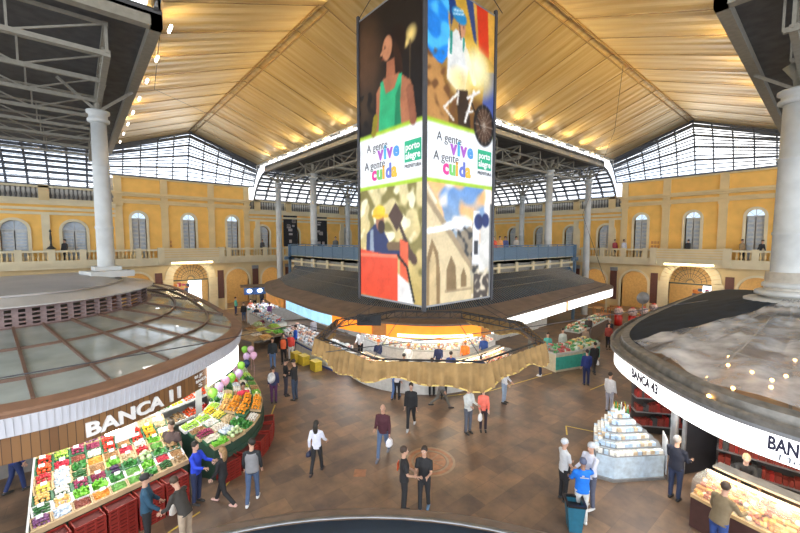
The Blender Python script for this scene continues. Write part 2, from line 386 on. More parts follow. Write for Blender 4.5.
# golden vaults: two gables crossing
def gold_material():
    m = bpy.data.materials.new('golden_sheet_ceiling'); m.use_nodes = True; t = m.node_tree; b = t.nodes['Principled BSDF']
    c = t.nodes.new('ShaderNodeUVMap'); n = t.nodes.new('ShaderNodeTexNoise'); n.inputs['Scale'].default_value = 1.; n.inputs['Detail'].default_value = 5
    mp = t.nodes.new('ShaderNodeMapping'); mp.inputs['Scale'].default_value = (.22, 3.4, 1); t.links.new(c.outputs['UV'], mp.inputs['Vector']); t.links.new(mp.outputs['Vector'], n.inputs['Vector'])
    r = t.nodes.new('ShaderNodeValToRGB'); r.color_ramp.elements[0].position = .3; r.color_ramp.elements[1].position = .7
    r.color_ramp.elements[0].color = (.62, .43, .17, 1); r.color_ramp.elements[1].color = (.80, .65, .37, 1)
    wv = t.nodes.new('ShaderNodeTexWave'); wv.bands_direction = 'Y'; wv.inputs['Scale'].default_value = .42; wv.inputs['Distortion'].default_value = .6; wv.inputs['Detail'].default_value = 2
    t.links.new(c.outputs['UV'], wv.inputs['Vector'])
    t.links.new(n.outputs['Fac'], r.inputs['Fac']); t.links.new(r.outputs['Color'], b.inputs['Base Color'])
    b.inputs['Metallic'].default_value = .6; b.inputs['Roughness'].default_value = .33
    ad = t.nodes.new('ShaderNodeMath'); ad.operation = 'MULTIPLY_ADD'; ad.inputs[1].default_value = 1.6
    t.links.new(n.outputs['Fac'], ad.inputs[0]); t.links.new(wv.outputs['Fac'], ad.inputs[2])
    bp = t.nodes.new('ShaderNodeBump'); bp.inputs['Strength'].default_value = .24; bp.inputs['Distance'].default_value = .09
    t.links.new(ad.outputs['Value'], bp.inputs['Height']); t.links.new(bp.outputs['Normal'], b.inputs['Normal']); return m
ZG, ZR, C0 = 14.35, 16.6, 8.1; gold = gold_material(); P0, P1, PEND, NEND = 2.0, 14.2, 38.0, -12.
def gold_part(name, polys):
    me = bpy.data.meshes.new(name); vs = []; fs = []; uv = []
    for pts, fl in polys:
        k = len(vs); vs += pts; fs.append(tuple(range(k, k + len(pts)))); uv += [(p[0], p[1]) if fl else (p[1], p[0]) for p in pts]
    me.from_pydata(vs, [], fs); me.materials.append(gold); l = me.uv_layers.new(name='UVMap')
    for i, q in enumerate(uv): l.data[i].uv = q
    o = bpy.data.objects.new(name, me); col.objects.link(o); tag(o, kind='structure')
polys = []
for s, xe in ((-1, P0), (1, P1)):
    polys.append(([(xe, P1, ZG), (xe, PEND, ZG), (C0, PEND, ZR), (C0, P1, ZR)], True)); polys.append(([(xe, P0, ZG), (xe, NEND, ZG), (C0, NEND, ZR), (C0, P0, ZR)], True))
    polys.append(([(P1, xe, ZG), (PEND, xe, ZG), (PEND, C0, ZR), (P1, C0, ZR)], False)); polys.append(([(P0, xe, ZG), (NEND, xe, ZG), (NEND, C0, ZR), (P0, C0, ZR)], False))
for cx_ in (P0, P1):
    for cy_ in (P0, P1):
        polys.append(([(cx_, cy_, ZG), (C0, cy_, ZR), (C0, C0, ZR)], True)); polys.append(([(cx_, cy_, ZG), (cx_, C0, ZR), (C0, C0, ZR)], False))
gold_part('ceiling_gold_vault', polys)
m = MB(); seam = mat('golden_ridge_strip', (.36, .24, .11), .5, .4)
for d in (-.22, .22):
    m.bar((C0 + d, P1, ZR - .12), (C0 + d, PEND, ZR - .12), .06, .05, seam); m.bar((P1, C0 + d, ZR - .12), (PEND, C0 + d, ZR - .12), .06, .05, seam)
k = P1
while k < PEND - 1:
    m.bar((P0 + .4, k, ZG + .12), (C0, k, ZR - .05), .03, .03, seam); m.bar((P1 - .4, k, ZG + .12), (C0, k, ZR - .05), .03, .03, seam)
    m.bar((k, P0 + .4, ZG + .12), (k, C0, ZR - .05), .03, .03, seam); m.bar((k, P1 - .4, ZG + .12), (k, C0, ZR - .05), .03, .03, seam); k += 2.4
struct(m, 'trim_vault_seams')
# rafters with a clerestory gap between low roofs and vault
def clerestory(k, a, b):
    m = MB(); a = Vector(a); b = Vector(b); L = (b - a).length; n = int(L / 1.25)
    for j in range(n + 1):
        p = a + (b - a) * j / n; m.bar((p.x, p.y, ZE + .2), (p.x, p.y, ZG + .1), .06, .06, white_paint)
        if j < n: q = a + (b - a) * (j + 1) / n; m.bar((p.x, p.y, ZE + .25), (q.x, q.y, ZG), .04, .04, beam_paint)
    m.bar((a.x, a.y, ZG), (b.x, b.y, ZG), .12, .1, white_paint); struct(m, 'trim_clerestory_%d' % k)
clerestory(1, (E1, E1), (E1, PEND)); clerestory(2, (E1, E1), (PEND, E1)); clerestory(3, (E0, E1), (E0, PEND)); clerestory(4, (E1, E0), (PEND, E0))
clerestory(5, (E0 - 12, E1), (E0, E1)); clerestory(6, (E1, E0 - 12), (E1, E0))
# glazed lean-to between the roofs and the facades
glass_sky = seethrough('clear_roof_glass', (.75, .85, .95), .12, .1, .08)
prof_low = [(35.0, 13.75), (36.3, 13.75), (37.4, 13.45), (38.4, 12.85), (39.2, 12.1), (39.85, 11.2)]
mg = MB(); ml = MB(); lat = mat('dark_glazing_bar', (.12, .13, .15), .5)
def lean(prof, u0, u1, mitre, Tm):
    rows = []
    def pt(y, z, u): return Tm(min(u, y) if mitre else u, y, z)
    n = max(1, int(round((u1 - u0) / 1.15))); us = [u0 + (u1 - u0) * j / n for j in range(n + 1)]
    mg.loft([[pt(y, z, u) for u in us] for y, z in prof], False)
    for u in us:
        for (y, z), (y2, z2) in zip(prof, prof[1:]):
            if mitre and u > y2 + .3: continue
            ml.bar(pt(y, z - .05, u), pt(y2, z2 - .05, u), .13, .18, lat)
    for (y, z), (y2, z2) in zip(prof, prof[1:]):
        for t in (0, .5):
            yy = y + (y2 - y) * t; zz = z + (z2 - z) * t; ml.bar(pt(yy, zz, u0), pt(yy, zz, u1), .24, .15, lat)
            for q in (.17, .34):
                ya = y + (y2 - y) * (t + q); za = z + (z2 - z) * (t + q); ml.bar(pt(ya, za - .02, u0), pt(ya, za - .02, u1), .10, .06, lat)
    y, z = prof[-1]; ml.bar(pt(y, z, u0), pt(y, z, u1), .12, .14, lat)
for Tm in (lambda u, y, z: (u, y, z), lambda u, y, z: (y, u, z)):
    lean(prof_low, 14.2, 39.9, True, Tm); lean(prof_low, -22, 2., False, Tm)
    # steep glazed end of the vault
    for s in (-1, 1):
        for j in range(5):
            a = C0 + s * 6.1 * j / 5; b = C0 + s * 6.1 * (j + 1) / 5
            za = ZR - (ZR - ZG) * j / 5; zb = ZR - (ZR - ZG) * (j + 1) / 5
            ra = [(PEND + (39.85 - PEND) * t, za + (12.5 - za) * (t ** 1.5)) for t in (0, .2, .4, .6, .8, 1)]
            rb = [(PEND + (39.85 - PEND) * t, zb + (12.5 - zb) * (t ** 1.5)) for t in (0, .2, .4, .6, .8, 1)]
            mg.loft([[Tm(a, y, z), Tm(b, y2, z2)] for (y, z), (y2, z2) in zip(ra, rb)], False)
            for (p, q) in zip(rb, rb[1:]): ml.bar(Tm(b, *p), Tm(b, *q), .09, .12, lat)
            if j == 0:
                for (p, q) in zip(ra, ra[1:]): ml.bar(Tm(a, *p), Tm(a, *q), .09, .12, lat)
            for i, (p, q) in enumerate(zip(ra, rb)):
                ml.bar(Tm(a, *p), Tm(b, *q), .25, .16, lat)
                if i < 5:
                    for tt in (.33, .66):
                        pa = [ra[i][0] + (ra[i + 1][0] - ra[i][0]) * tt, ra[i][1] + (ra[i + 1][1] - ra[i][1]) * tt]; pb = [rb[i][0] + (rb[i + 1][0] - rb[i][0]) * tt, rb[i][1] + (rb[i + 1][1] - rb[i][1]) * tt]
                        ml.bar(Tm(a, *pa), Tm(b, *pb), .10, .09, lat)
        x = C0 + s * 6.1; mg.add([Tm(x, 35, 13.75), Tm(x, PEND, ZG), Tm(x, 39.85, 12.5), Tm(x, 39.85, 11.2), Tm(x, 38.4, 12.85), Tm(x, 36.3, 13.75)], [(0, 1, 2, 3, 4, 5)])
struct(mg, 'ceiling_glass', glass_sky); struct(ml, 'ceiling_glazing_bars')
# ---------------- columns ----------------
def column(x, y, zb, zc, r, label, group=None, fat=False, ztop=ZE - .3):
    t = thing('column', label, 'column', (x, y, zb), 0, group); h = zc - zb
    MB().lathe((0, 0, 0), [(r * 1.12, 0), (r, .1), (r * .98, h * .33), (r * 1.06, h * .335), (r * 1.06, h * .345), (r * .98, h * .35), (r * .94, h * .68), (r * 1.02, h * .685), (r * 1.02, h * .695), (r * .93, h * .7), (r * .88, h - .45)], 20).build('shaft', white_paint, t)
    MB().lathe((0, 0, h - .45), [(r * .9, 0), (r * 1.25, .06), (r * 1.25, .16), (r * 1.05, .2), (r * 1.05, .34), (r * 1.32, .4), (r * 1.32, .5), (r * .5, .52)], 20).build('capital', white_paint, t)
    sx = 1 if x > 8 else -1; sy = 1 if y > 8 else -1
    mb = MB().tube([(0, 0, h), (-sx * .02, -sy * .05, h + (ztop - zc) * .5), (-sx * .15, -sy * .3, ztop - zb)], [.11, .12, .16], 8); mb.build('neck_post', beam_paint, t)
    for a, b in ((1, 0), (-1, 0), (0, 1), (0, -1)):
        MB().bar((a * .08, b * .08, h + .1), (a * 1.2, b * 1.2, ztop - zb), .08, .1).build('brace', beam_paint, t)
    return t
CZ = 12.5
column(.9, 20., 5.1, 12.2, .30, 'white column rising from the roof of the left kiosk')
column(20, 1.2, 4.6, 12.35, .42, 'thick white column at the right edge rising from the tarp-covered kiosk')
for (x, y, g) in ((15.3, 29, 'first tall white column right of the entrance wall on the left, beside the blue railing'), (15.2, 36, 'leftmost thin white column standing in front of the far left arcade'),
                  (29, 15.3, 'tall white column right of the hanging banner, rising from the tiled dark kiosk roof'), (36, 15.2, 'rightmost thin white column standing before the far right arcade'),
                  (24.5, 38.0, 'shorter white column behind the blue railing left of the banner'), (38.0, 23.2, 'shorter white column behind the blue railing right of the banner')):
    hid = y > 37 or x > 37
    column(x, y, 5.3 if hid else (0 if max(x, y) > 35 else 4.2), CZ if not hid else 11.8, .29, g)
for (x, y) in ((15.3, 20), (20, 15.3)): column(x, y, 3.5, CZ, .29, 'white column hidden behind the hanging banner', 'columns behind the banner')
# ---------------- roof trusses ----------------
def truss(p, q, z0, z1, n, name='roof_truss', label='', group=None, w=.09):
    p = Vector((*p, 0)); q = Vector((*q, 0)); m = MB()
    m.bar((p.x, p.y, z0), (q.x, q.y, z0), w * 1.3, w * 1.5); m.bar((p.x, p.y, z1), (q.x, q.y, z1), w, w)
    for j in range(n + 1):
        a = p + (q - p) * j / n
        m.bar((a.x, a.y, z0), (a.x, a.y, z1), w * .6, w * .6)
        if j < n: b = p + (q - p) * (j + 1) / n; m.bar((a.x, a.y, z0 if j % 2 else z1), (b.x, b.y, z1 if j % 2 else z0), w * .6, w * .6)
    tag(m.build(name, beam_paint), label, 'truss', group)
for k in range(8): y = 14.7 + k * 2.55; truss((E0 - 1.3, y), (-18, y), ZE - 1.0, ZE - .12, 9, label='beige steel roof truss crossing under the dark roof on the left', group='trusses under the left roof')
for x in (E0 - 1.3, -4., -10.): truss((x, 14.6), (x, 34.5), ZE - 1.0, ZE - .15, 12, label='beige lengthwise roof truss under the dark roof on the left', group='lengthwise trusses under the left roof', w=.13)
for k in range(8): x = 14.7 + k * 2.55; truss((x, E0 - 1.0), (x, -12), ZE - 1.0, ZE - .12, 7, label='beige steel roof truss crossing under the dark roof on the right', group='trusses under the right roof')
truss((14.6, E0 - 1.2), (34.5, E0 - 1.2), ZE - 1.0, ZE - .15, 12, label='beige lengthwise roof truss under the dark roof on the right', w=.13)
for k in range(8): 
    x = 15.4 + k * 2.7; truss((x, 14.6), (x, 34.6), ZE - .95, ZE - .12, 10, label='beige roof truss under the middle roof behind the banner', group='trusses under the middle roof', w=.1)
for k in range(5): 
    y = 15.4 + k * 4.5; truss((14.6, y), (34.6, y), ZE - 1.25, ZE - .35, 10, label='beige cross truss under the middle roof behind the banner', group='cross trusses under the middle roof', w=.1)
# tube lights and floodlights along the roof edges
def tubes(pts, axis, lab, grp):
    for (x, y) in pts:
        o = MB().obox((0, 0, 0), .07 if axis == 'y' else .5, .5 if axis == 'y' else .07, .07).build('tube_light', tube_pink, None, (x, y, ZE + .38)); tag(o, lab, 'light', grp)
tubes([(E0 + .42, 14.8 + 2.7 * k) for k in range(8)], 'y', 'small lit tube lamp on the edge of the left roof', 'tube lamps on the left roof edge')
tubes([(14.8 + 2.7 * k, E0 + .42) for k in range(8)], 'x', 'small lit tube lamp on the edge of the right roof', 'tube lamps on the right roof edge')
tubes([(E1 - .5, 15.2 + 2.0 * k) for k in range(10)], 'y', 'small lit tube lamp on the left edge of the middle roof', 'tube lamps on the middle roof left edge')
tubes([(15.2 + 2.0 * k, E1 - .5) for k in range(10)], 'x', 'small lit tube lamp on the right edge of the middle roof', 'tube lamps on the middle roof right edge')
def flood(x, y, dx, dy):
    l = bpy.data.lights.new('floodlight_beam', 'SPOT'); l.energy = 1500; l.color = (1, .74, .32); l.spot_size = math.radians(88); l.spot_blend = 1; l.shadow_soft_size = .3
    o = bpy.data.objects.new('floodlight_beam', l); o.location = (x, y, ZE + .22); col.objects.link(o)
    o.rotation_euler = Vector((dx, dy, .75)).to_track_quat('-Z', 'Y').to_euler()
for k in range(7):
    flood(E1 + .25, 15 + 3.1 * k, -1.6, 0); flood(15 + 3.1 * k, E1 + .25, 0, -1.6)
for k in range(5): flood(E0 - .25, 15 + 3.6 * k, 1.6, 0); flood(15 + 3.6 * k, E0 - .25, 0, 1.6)
# ---------------- hanging banner ----------------
def painted(name, w, h, nx, nz, shapes, parent, fn, mt):
    """printed picture: shapes painted in order on a fine grid of coloured cells"""
    vs = []; fs = []; cols = []
    for j in range(nz + 1):
        for i in range(nx + 1): vs.append(fn(w * i / nx, h * j / nz))
    for j in range(nz):
        for i in range(nx): fs.append((j * (nx + 1) + i, j * (nx + 1) + i + 1, (j + 1) * (nx + 1) + i + 1, (j + 1) * (nx + 1) + i))
    for j in range(nz + 1):
        for i in range(nx + 1):
            X_ = w * i / nx; Y_ = h * j / nz; acc = [0, 0, 0]; smp = [(0, 0), (.022, .016), (-.02, .02), (.004, -.026)] if nx > 50 else [(0, 0)]
            for jx, jy in smp:
             x = X_ + jx; y = Y_ + jy; c = [0, 0, 0]
             for s in shapes:
                 k = s[0]
                 if k == 'g':   # vertical blend in a box
                     _, x0, x1, y0, y1, ca, cb = s
                     if x0 <= x <= x1 and y0 <= y <= y1: t = (y - y0) / (y1 - y0); c = [ca[q] + (cb[q] - ca[q]) * t for q in range(3)]
                 elif k == 'n':  # mottled patch
                     _, x0, x1, y0, y1, cc, sc_, th, seed = s
                     if x0 <= x <= x1 and y0 <= y <= y1:
                         v = noise.noise(Vector((x * sc_, y * sc_, seed))); t = max(0, min(1, (v - th) * 5)); c = [c[q] + (cc[q] - c[q]) * t for q in range(3)]
                 elif k == 'e':
                     _, ex, ey, rx, ry, ro, cc, so = s; dx = x - ex; dy = y - ey
                     a = (dx * math.cos(ro) + dy * math.sin(ro)) / rx; b = (-dx * math.sin(ro) + dy * math.cos(ro)) / ry; d = a * a + b * b
                     t = 1 if d < 1 - so else max(0, min(1, (1 - d) / max(so, 1e-3))); c = [c[q] + (cc[q] - c[q]) * t for q in range(3)]
                 elif k == 'p':
                     P = s[1]; ins = False; q0 = len(P) - 1
                     for q in range(len(P)):
                         if (P[q][1] > y) != (P[q0][1] > y) and x < (P[q0][0] - P[q][0]) * (y - P[q][1]) / (P[q0][1] - P[q][1]) + P[q][0]: ins = not ins
                         q0 = q
                     if ins: c = list(s[2])
                 elif k == 'l':
                     _, ax, ay, bx, by, wd, cc = s; L2 = (bx - ax) ** 2 + (by - ay) ** 2; t = max(0, min(1, ((x - ax) * (bx - ax) + (y - ay) * (by - ay)) / L2))
                     if math.hypot(x - ax - t * (bx - ax), y - ay - t * (by - ay)) < wd: c = list(cc)
             acc = [acc[q] + c[q] for q in range(3)]
            cols.append([q / len(smp) * (1 + .10 * noise.noise(Vector((X_ * 3.1, Y_ * 3.1, 3))) + .05 * noise.noise(Vector((X_ * 14, Y_ * 14, 8)))) for q in acc])
    me = bpy.data.meshes.new(name); me.from_pydata(vs, [], fs); me.materials.append(mt)
    ca = me.color_attributes.new('print', 'FLOAT_COLOR', 'POINT'); ca.data.foreach_set('color', [q for c in cols for q in (c[0] ** 2.2, c[1] ** 2.2, c[2] ** 2.2, 1)])
    o = bpy.data.objects.new(name, me); col.objects.link(o); o.parent = parent; return o
pm = bpy.data.materials.new('printed_vinyl'); pm.use_nodes = True; t_ = pm.node_tree; b_ = t_.nodes['Principled BSDF']; va = t_.nodes.new('ShaderNodeVertexColor'); va.layer_name = 'print'
t_.links.new(va.outputs['Color'], b_.inputs['Base Color']); b_.inputs['Roughness'].default_value = .42; b_.inputs['Specular IOR Level'].default_value = .35
sk = (.80, .55, .40); LIME = (.66, .80, .22)
def white_zone(): return [('g', 0, 3, 3.2, 4.78, (.95, .96, .97), (.95, .96, .97)), ('g', 0, 3, 3.2, 3.3, LIME, LIME), ('g', 0, 3, 4.7, 4.8, LIME, LIME)]
pic_left = [('g', 0, 3, 0, 3.25, (.72, .62, .36), (.86, .80, .60)), ('n', 0, 3, .8, 3.2, (.50, .46, .26), 2.2, .02, 1), ('n', 0, 3, 1.4, 3.2, (.96, .92, .76), 3, .12, 5),
    ('p', [(.3, .9), (.35, 1.9), (.8, 2.2), (1.15, 2.1), (1.55, 1.6), (2.1, 1.7), (2.2, 1.35), (1.3, 1.1), (1.1, .9)], (.16, .20, .36)), ('p', [(.5, 1.2), (.55, 2.0), (.7, 2.05), (.75, 1.2)], (.55, .60, .66)),
    ('e', 1.05, 2.25, .22, .3, 0, (.62, .42, .32), .2), ('e', 1.12, 2.1, .18, .2, 0, (.22, .15, .12), .2), ('e', 1.0, 2.52, .32, .2, .1, (.93, .76, .20), .1), ('l', .7, 2.42, 1.42, 2.4, .035, (.9, .68, .12)),
    ('l', 1.5, 1.55, 2.2, 1.55, .12, (.45, .36, .25)), ('p', [(1.45, 2.4), (1.8, 2.75), (2.15, 2.35), (1.85, 1.95)], (.30, .22, .18)), ('l', 2.0, 2.1, 2.5, 1.3, .06, (.26, .2, .18)), ('l', 2.1, 1.6, 2.6, 1.2, .13, (.32, .24, .2)),
    ('p', [(0, .05), (0, 1.45), (1.9, 1.25), (1.9, 0)], (.86, .30, .20)), ('g', 0, 1.9, 1.22, 1.32, (.93, .48, .36), (.93, .48, .36)), ('p', [(2.0, .5), (2.0, 1.75), (2.35, 1.65), (2.35, .4)], (.88, .38, .25)),
    ('p', [(1.9, 0), (1.9, .8), (2.5, .5), (2.6, 0)], (.88, .86, .84)), ('l', 1.9, 1.3, 2.3, 1.0, .04, (.1, .1, .1)), ('l', 2.3, 1.0, 2.6, .1, .04, (.1, .1, .1))] + white_zone() + [
    ('g', 0, 3, 4.8, 8.2, (.10, .09, .10), (.13, .10, .09)), ('e', .3, 6.9, 1.1, 1.6, 0, (.34, .24, .17), 1), ('e', .2, 5.6, .7, .7, 0, (.26, .2, .15), 1), ('n', 0, 3, 4.8, 6, (.05, .05, .06), 3, .1, 3),
    ('e', 2.45, 6.95, .28, .28, 0, (.98, .85, .5), 1), ('e', 2.25, 6.78, .14, .14, 0, (.98, .85, .5), 1), ('l', 2.4, 5.3, 2.42, 6.8, .02, (.35, .28, .2)),
    ('e', 1.85, 6.95, .42, .5, .2, (.13, .08, .07), .3), ('e', 1.9, 6.5, .16, .6, .3, (.20, .12, .09), .3),
    ('p', [(1.35, 6.0), (1.4, 6.6), (1.75, 6.6), (1.8, 6.0)], (.62, .38, .27)), ('e', 1.42, 6.95, .24, .34, -.1, (.74, .50, .36), .15), ('p', [(1.18, 6.98), (1.07, 6.84), (1.2, 6.82)], (.78, .54, .40)), ('e', 1.32, 7.0, .05, .025, 0, (.2, .12, .1), .2), ('l', 1.17, 6.72, 1.27, 6.72, .018, (.55, .25, .2)),
    ('p', [(.85, 4.8), (.9, 5.9), (1.25, 6.2), (1.95, 6.15), (2.45, 5.8), (2.6, 4.8)], (.66, .42, .30)), ('p', [(1.0, 4.8), (1.05, 5.5), (1.1, 6.12), (1.22, 6.15), (1.35, 5.75), (1.75, 5.8), (1.95, 6.12), (2.08, 6.1), (2.0, 5.4), (2.05, 4.8)], (.20, .66, .45)),
    ('p', [(1.75, 4.8), (1.8, 5.6), (2.02, 5.9), (2.0, 5.3), (2.05, 4.8)], (.13, .48, .33)), ('l', .75, 4.8, .85, 5.2, .12, (.55, .5, .15)), ('l', 2.55, 4.8, 2.4, 5.6, .14, (.55, .34, .25))]
pic_right = [('g', 0, 3, 0, 3.25, (.78, .68, .48), (.40, .58, .82)), ('n', 0, 3, 1.6, 3.2, (.96, .72, .48), 1.3, .0, 9), ('n', 0, 3, 1.9, 3.2, (.98, .93, .88), 1.6, .15, 2), ('p', [(1.2, 1.0), (1.3, 1.9), (1.9, 2.1), (2.2, 1.9), (2.2, .8)], (.55, .50, .42)), ('n', 1.1, 2.3, .7, 2.2, (.22, .22, .22), 5, .0, 4),
    ('p', [(0, 0), (0, 3.1), (.35, 2.7), (1.1, 1.9), (1.9, 1.05), (2.0, 0)], (.82, .74, .58)), ('p', [(0, 2.75), (0, 2.95), (1.1, 1.95), (1.95, 1.05), (1.9, .9)], (.62, .54, .42)), ('l', .0, 3.15, .4, 2.7, .05, (.95, .9, .78)),
    ('p', [(.05, 0), (.05, 1.25), (.25, 1.75), (.5, 1.4), (.6, .8), (.6, 0)], (.52, .42, .28)), ('p', [(.15, 0), (.15, 1.1), (.3, 1.5), (.42, 1.2), (.45, 0)], (.78, .68, .5)), ('p', [(.85, .3), (.85, .9), (1.05, 1.3), (1.25, 1.0), (1.3, .3)], (.50, .41, .28)), ('p', [(1.5, .4), (1.5, .75), (1.62, .95), (1.75, .7), (1.75, .4)], (.5, .41, .28)),
    ('g', .8, 2.0, .3, .36, (.6, .52, .4), (.6, .52, .4)), ('l', .1, 1.95, 1.9, 2.2, .07, (.93, .95, .97)), ('e', 1.2, 2.15, .6, .13, .1, (.95, .96, .98), .6),
    ('p', [(2.0, 1.0), (2.05, 2.55), (2.35, 2.55), (2.35, 1.0)], (.90, .90, .90)), ('p', [(2.35, .8), (2.4, 2.2), (3, 2.15), (3, .8)], (.84, .83, .80)), ('e', 2.3, 2.25, .22, .24, 0, (.12, .18, .38), .2), ('e', 2.65, 2.3, .2, .22, 0, (.12, .18, .38), .2), ('p', [(2.1, 1.3), (2.1, 1.7), (2.3, 1.7), (2.3, 1.3)], (.2, .2, .22)),
    ('p', [(2.1, 0), (2.1, .75), (2.9, .7), (2.8, 0)], (.30, .27, .25)), ('n', 2.0, 3, 0, .9, (.85, .8, .7), 5, .1, 8), ('g', 2.86, 3, 0, 2.8, (.45, .45, .45), (.45, .45, .45))] + white_zone() + [
    ('g', 0, 3, 4.8, 8.2, (.42, .28, .14), (.85, .66, .30)), ('p', [(0, 6.3), (0, 8.2), (.75, 8.2), (.95, 6.6), (.6, 6.2)], (.12, .50, .86)), ('n', 0, .9, 6.2, 8.2, (.30, .72, .95), 2, .05, 6), ('p', [(.8, 8.2), (.95, 7.2), (1.3, 8.2)], (.10, .22, .45)), ('p', [(1.0, 8.2), (1.6, 6.9), (2.3, 6.9), (1.6, 8.2)], (.80, .62, .22)), ('p', [(1.55, 8.2), (1.95, 7.2), (2.1, 7.1), (1.9, 8.2)], (.18, .26, .45)),
    ('p', [(2.05, 8.2), (2.2, 7.0), (2.75, 6.9), (2.6, 8.2)], (.82, .22, .12)), ('p', [(2.6, 8.2), (2.7, 6.9), (3, 6.8), (3, 8.2)], (.85, .62, .25)), ('p', [(0, 4.8), (0, 6.4), (.5, 6.2), (.9, 5.4), (.9, 4.8)], (.72, .52, .30)), ('n', 0, 1.2, 4.9, 6.5, (.45, .30, .18), 4, .1, 11),
    ('p', [(2.4, 5.6), (2.5, 6.5), (3, 6.6), (3, 5.0)], (.30, .36, .62)), ('e', 2.0, 6.4, 1.2, .85, 0, (1, .86, .45), 1),
    ('p', [(.8, 5.9), (.85, 6.9), (1.15, 7.25), (1.5, 7.2), (1.75, 6.5), (1.6, 5.8), (1.2, 5.7)], (.90, .90, .88)), ('l', .98, 7.1, .95, 6.6, .05, (.10, .55, .50)), ('l', 1.5, 7.1, 1.5, 6.8, .04, (.10, .55, .50)), ('l', 1.6, 6.8, 2.0, 6.1, .1, (.93, .90, .82)),
    ('e', 1.42, 7.35, .17, .26, -.1, (.80, .56, .42), .15), ('l', 1.3, 7.4, 1.38, 7.05, .02, (.12, .1, .1)), ('e', 1.3, 7.62, .34, .2, -.15, (.12, .50, .72), .15), ('l', 1.05, 7.6, 1.5, 7.72, .02, (.9, .95, .98)), ('l', 1.08, 7.7, 1.45, 7.8, .02, (.9, .95, .98)), ('e', 1.48, 7.38, .03, .02, 0, (.15, .1, .1), .2),
    ('e', 2.15, 6.5, .62, .62, 0, (1, .97, .78), 1), ('e', 1.35, 5.95, .6, .45, 0, (1, .90, .62), 1), ('p', [(1.3, 4.8), (1.2, 5.7), (1.7, 5.8), (1.85, 4.8)], (.22, .16, .12)),
    ('l', .7, 5.15, 1.3, 5.65, .035, (.92, .90, .86)), ('l', .7, 5.15, 1.1, 4.9, .03, (.9, .88, .84)), ('l', 1.25, 5.35, 1.3, 5.7, .03, (.9, .88, .84)), ('l', 1.6, 4.95, 2.0, 5.85, .045, (.95, .93, .90)), ('l', 1.7, 5.6, 2.25, 5.9, .04, (.93, .9, .88)), ('l', 1.65, 5.2, 1.95, 5.3, .03, (.9, .9, .9)),
    ('e', 2.5, 5.0, .52, .6, 0, (.10, .09, .10), .1), ('e', 2.5, 5.0, .42, .5, 0, (.30, .20, .14), .2)] + [('l', 2.5, 5.0, 2.5 + .45 * math.cos(q * .45), 5.0 + .55 * math.sin(q * .45), .012, (.6, .55, .5)) for q in range(14)] + [('l', 1.9, 5.5, 2.35, 4.9, .03, (.12, .1, .1))]
BZ = 5.2; bx0 = 6.62
ban = thing('hanging_banner', 'tall four-sided printed banner tower hanging over the middle of the hall', 'banner', (8.02, 8.16, 5.3)); ban.scale = (.955, .955, .99)
def loc_left(x, y, off=0.): return (bx0 - 8.1 - off, 9.58 - x * 2.92 / 3 - 8.1 - .04, y)
def loc_right(x, y, off=0.): return (bx0 - 8.1 + .04 + x * 2.92 / 3, bx0 - 8.1 - off, y)
def loc_far(x, y, off=0.): return (9.58 - 8.1 + off, bx0 - 8.1 + .04 + x * 2.92 / 3, y)
def loc_back(x, y, off=0.): return (9.58 - 8.1 - x * 2.92 / 3 - .04, 9.58 - 8.1 + off, y)
for nm, sh, fn in (('printed_panel', pic_left, loc_left), ('printed_panel', pic_right, loc_right), ('printed_panel', pic_left, loc_far), ('printed_panel', pic_right, loc_back)):
    big = fn in (loc_left, loc_right)
    p_ = painted(nm, 3, 8.2, 90 if big else 24, 240 if big else 60, sh, ban, fn, pm)
    p_['label'] = {loc_left: 'panel with a woman in a green top and a worker in a yellow helmet', loc_right: 'panel with a cyclist in a blue helmet and an arched stone building'}.get(fn, 'panel on the far side')
    if big:
        words = [('A gente', .42, .40, 4.28, (.25, .25, .27), 0), ('A gente', .42, .28, 3.78, (.25, .25, .27), 0)]
        for body, size, x0, y0, c, bld in words:
            me = text_mesh(body, .33, .004, -.002 if bld == 0 else .02); mesh_from(me, 'lettering', lambda a, b, c_, x0=x0, y0=y0, fn=fn: fn(x0 + a, y0 + b, .012 + c_), mat('print_grey', (.10, .10, .11), .5), p_)
        x = 1.0
        for row, wx, wy, cs in (('vive', .98, 4.0, [(.45, .12, .55), (.08, .45, .75), (.02, .5, .8), (.10, .35, .75)]), ('cuida', .66, 3.46, [(.75, .05, .30), (.20, .6, .15), (.95, .45, .05), (.15, .2, .6), (.85, .5, .05)])):
            x = wx
            for ch, c in zip(row, cs):
                me = text_mesh(ch, .54, .004, .022); wch = max(v.co.x for v in me.vertices) + .015 if ch != 'i' else .16
                mesh_from(me, 'lettering', lambda a, b, c_, x=x, wy=wy, fn=fn: fn(x + a, wy + b, .012 + c_), mat('print_%s_%s' % (ch, row), c, .5, var=0), p_); x += wch
        g_ = MB(); P = [fn(2.2, 3.75, .008), fn(2.88, 3.75, .008), fn(2.88, 4.3, .008), fn(2.2, 4.3, .008)]; g_.add(P, [(0, 1, 2, 3)]); g_.build('logo_block', mat('print_green', (.02, .42, .22), .5, var=0), p_)
        for body, y0, sz in (('porto', 4.06, .25), ('alegre', 3.83, .25)):
            me = text_mesh(body, sz, .002, .006); mesh_from(me, 'lettering', lambda a, b, c_, y0=y0, fn=fn: fn(2.24 + a, y0 + b, .012 + c_), mat('print_white', (.9, .9, .9), .5, var=0), p_)
        me = text_mesh('PREFEITURA', .125, .002, .002); mesh_from(me, 'lettering', lambda a, b, c_, fn=fn: fn(2.2 + a, 3.6 + b, .012 + c_), mat('print_grey', (.1, .1, .11)), p_)
for sx in (-1, 1):
    for sy in (-1, 1):
        MB().box(sx * 1.48 - .045, sx * 1.48 + .045, sy * 1.48 - .045, sy * 1.48 + .045, -.1, 8.35).build('corner_pole', mat('dark_pole', (.05, .05, .055), .5), ban)
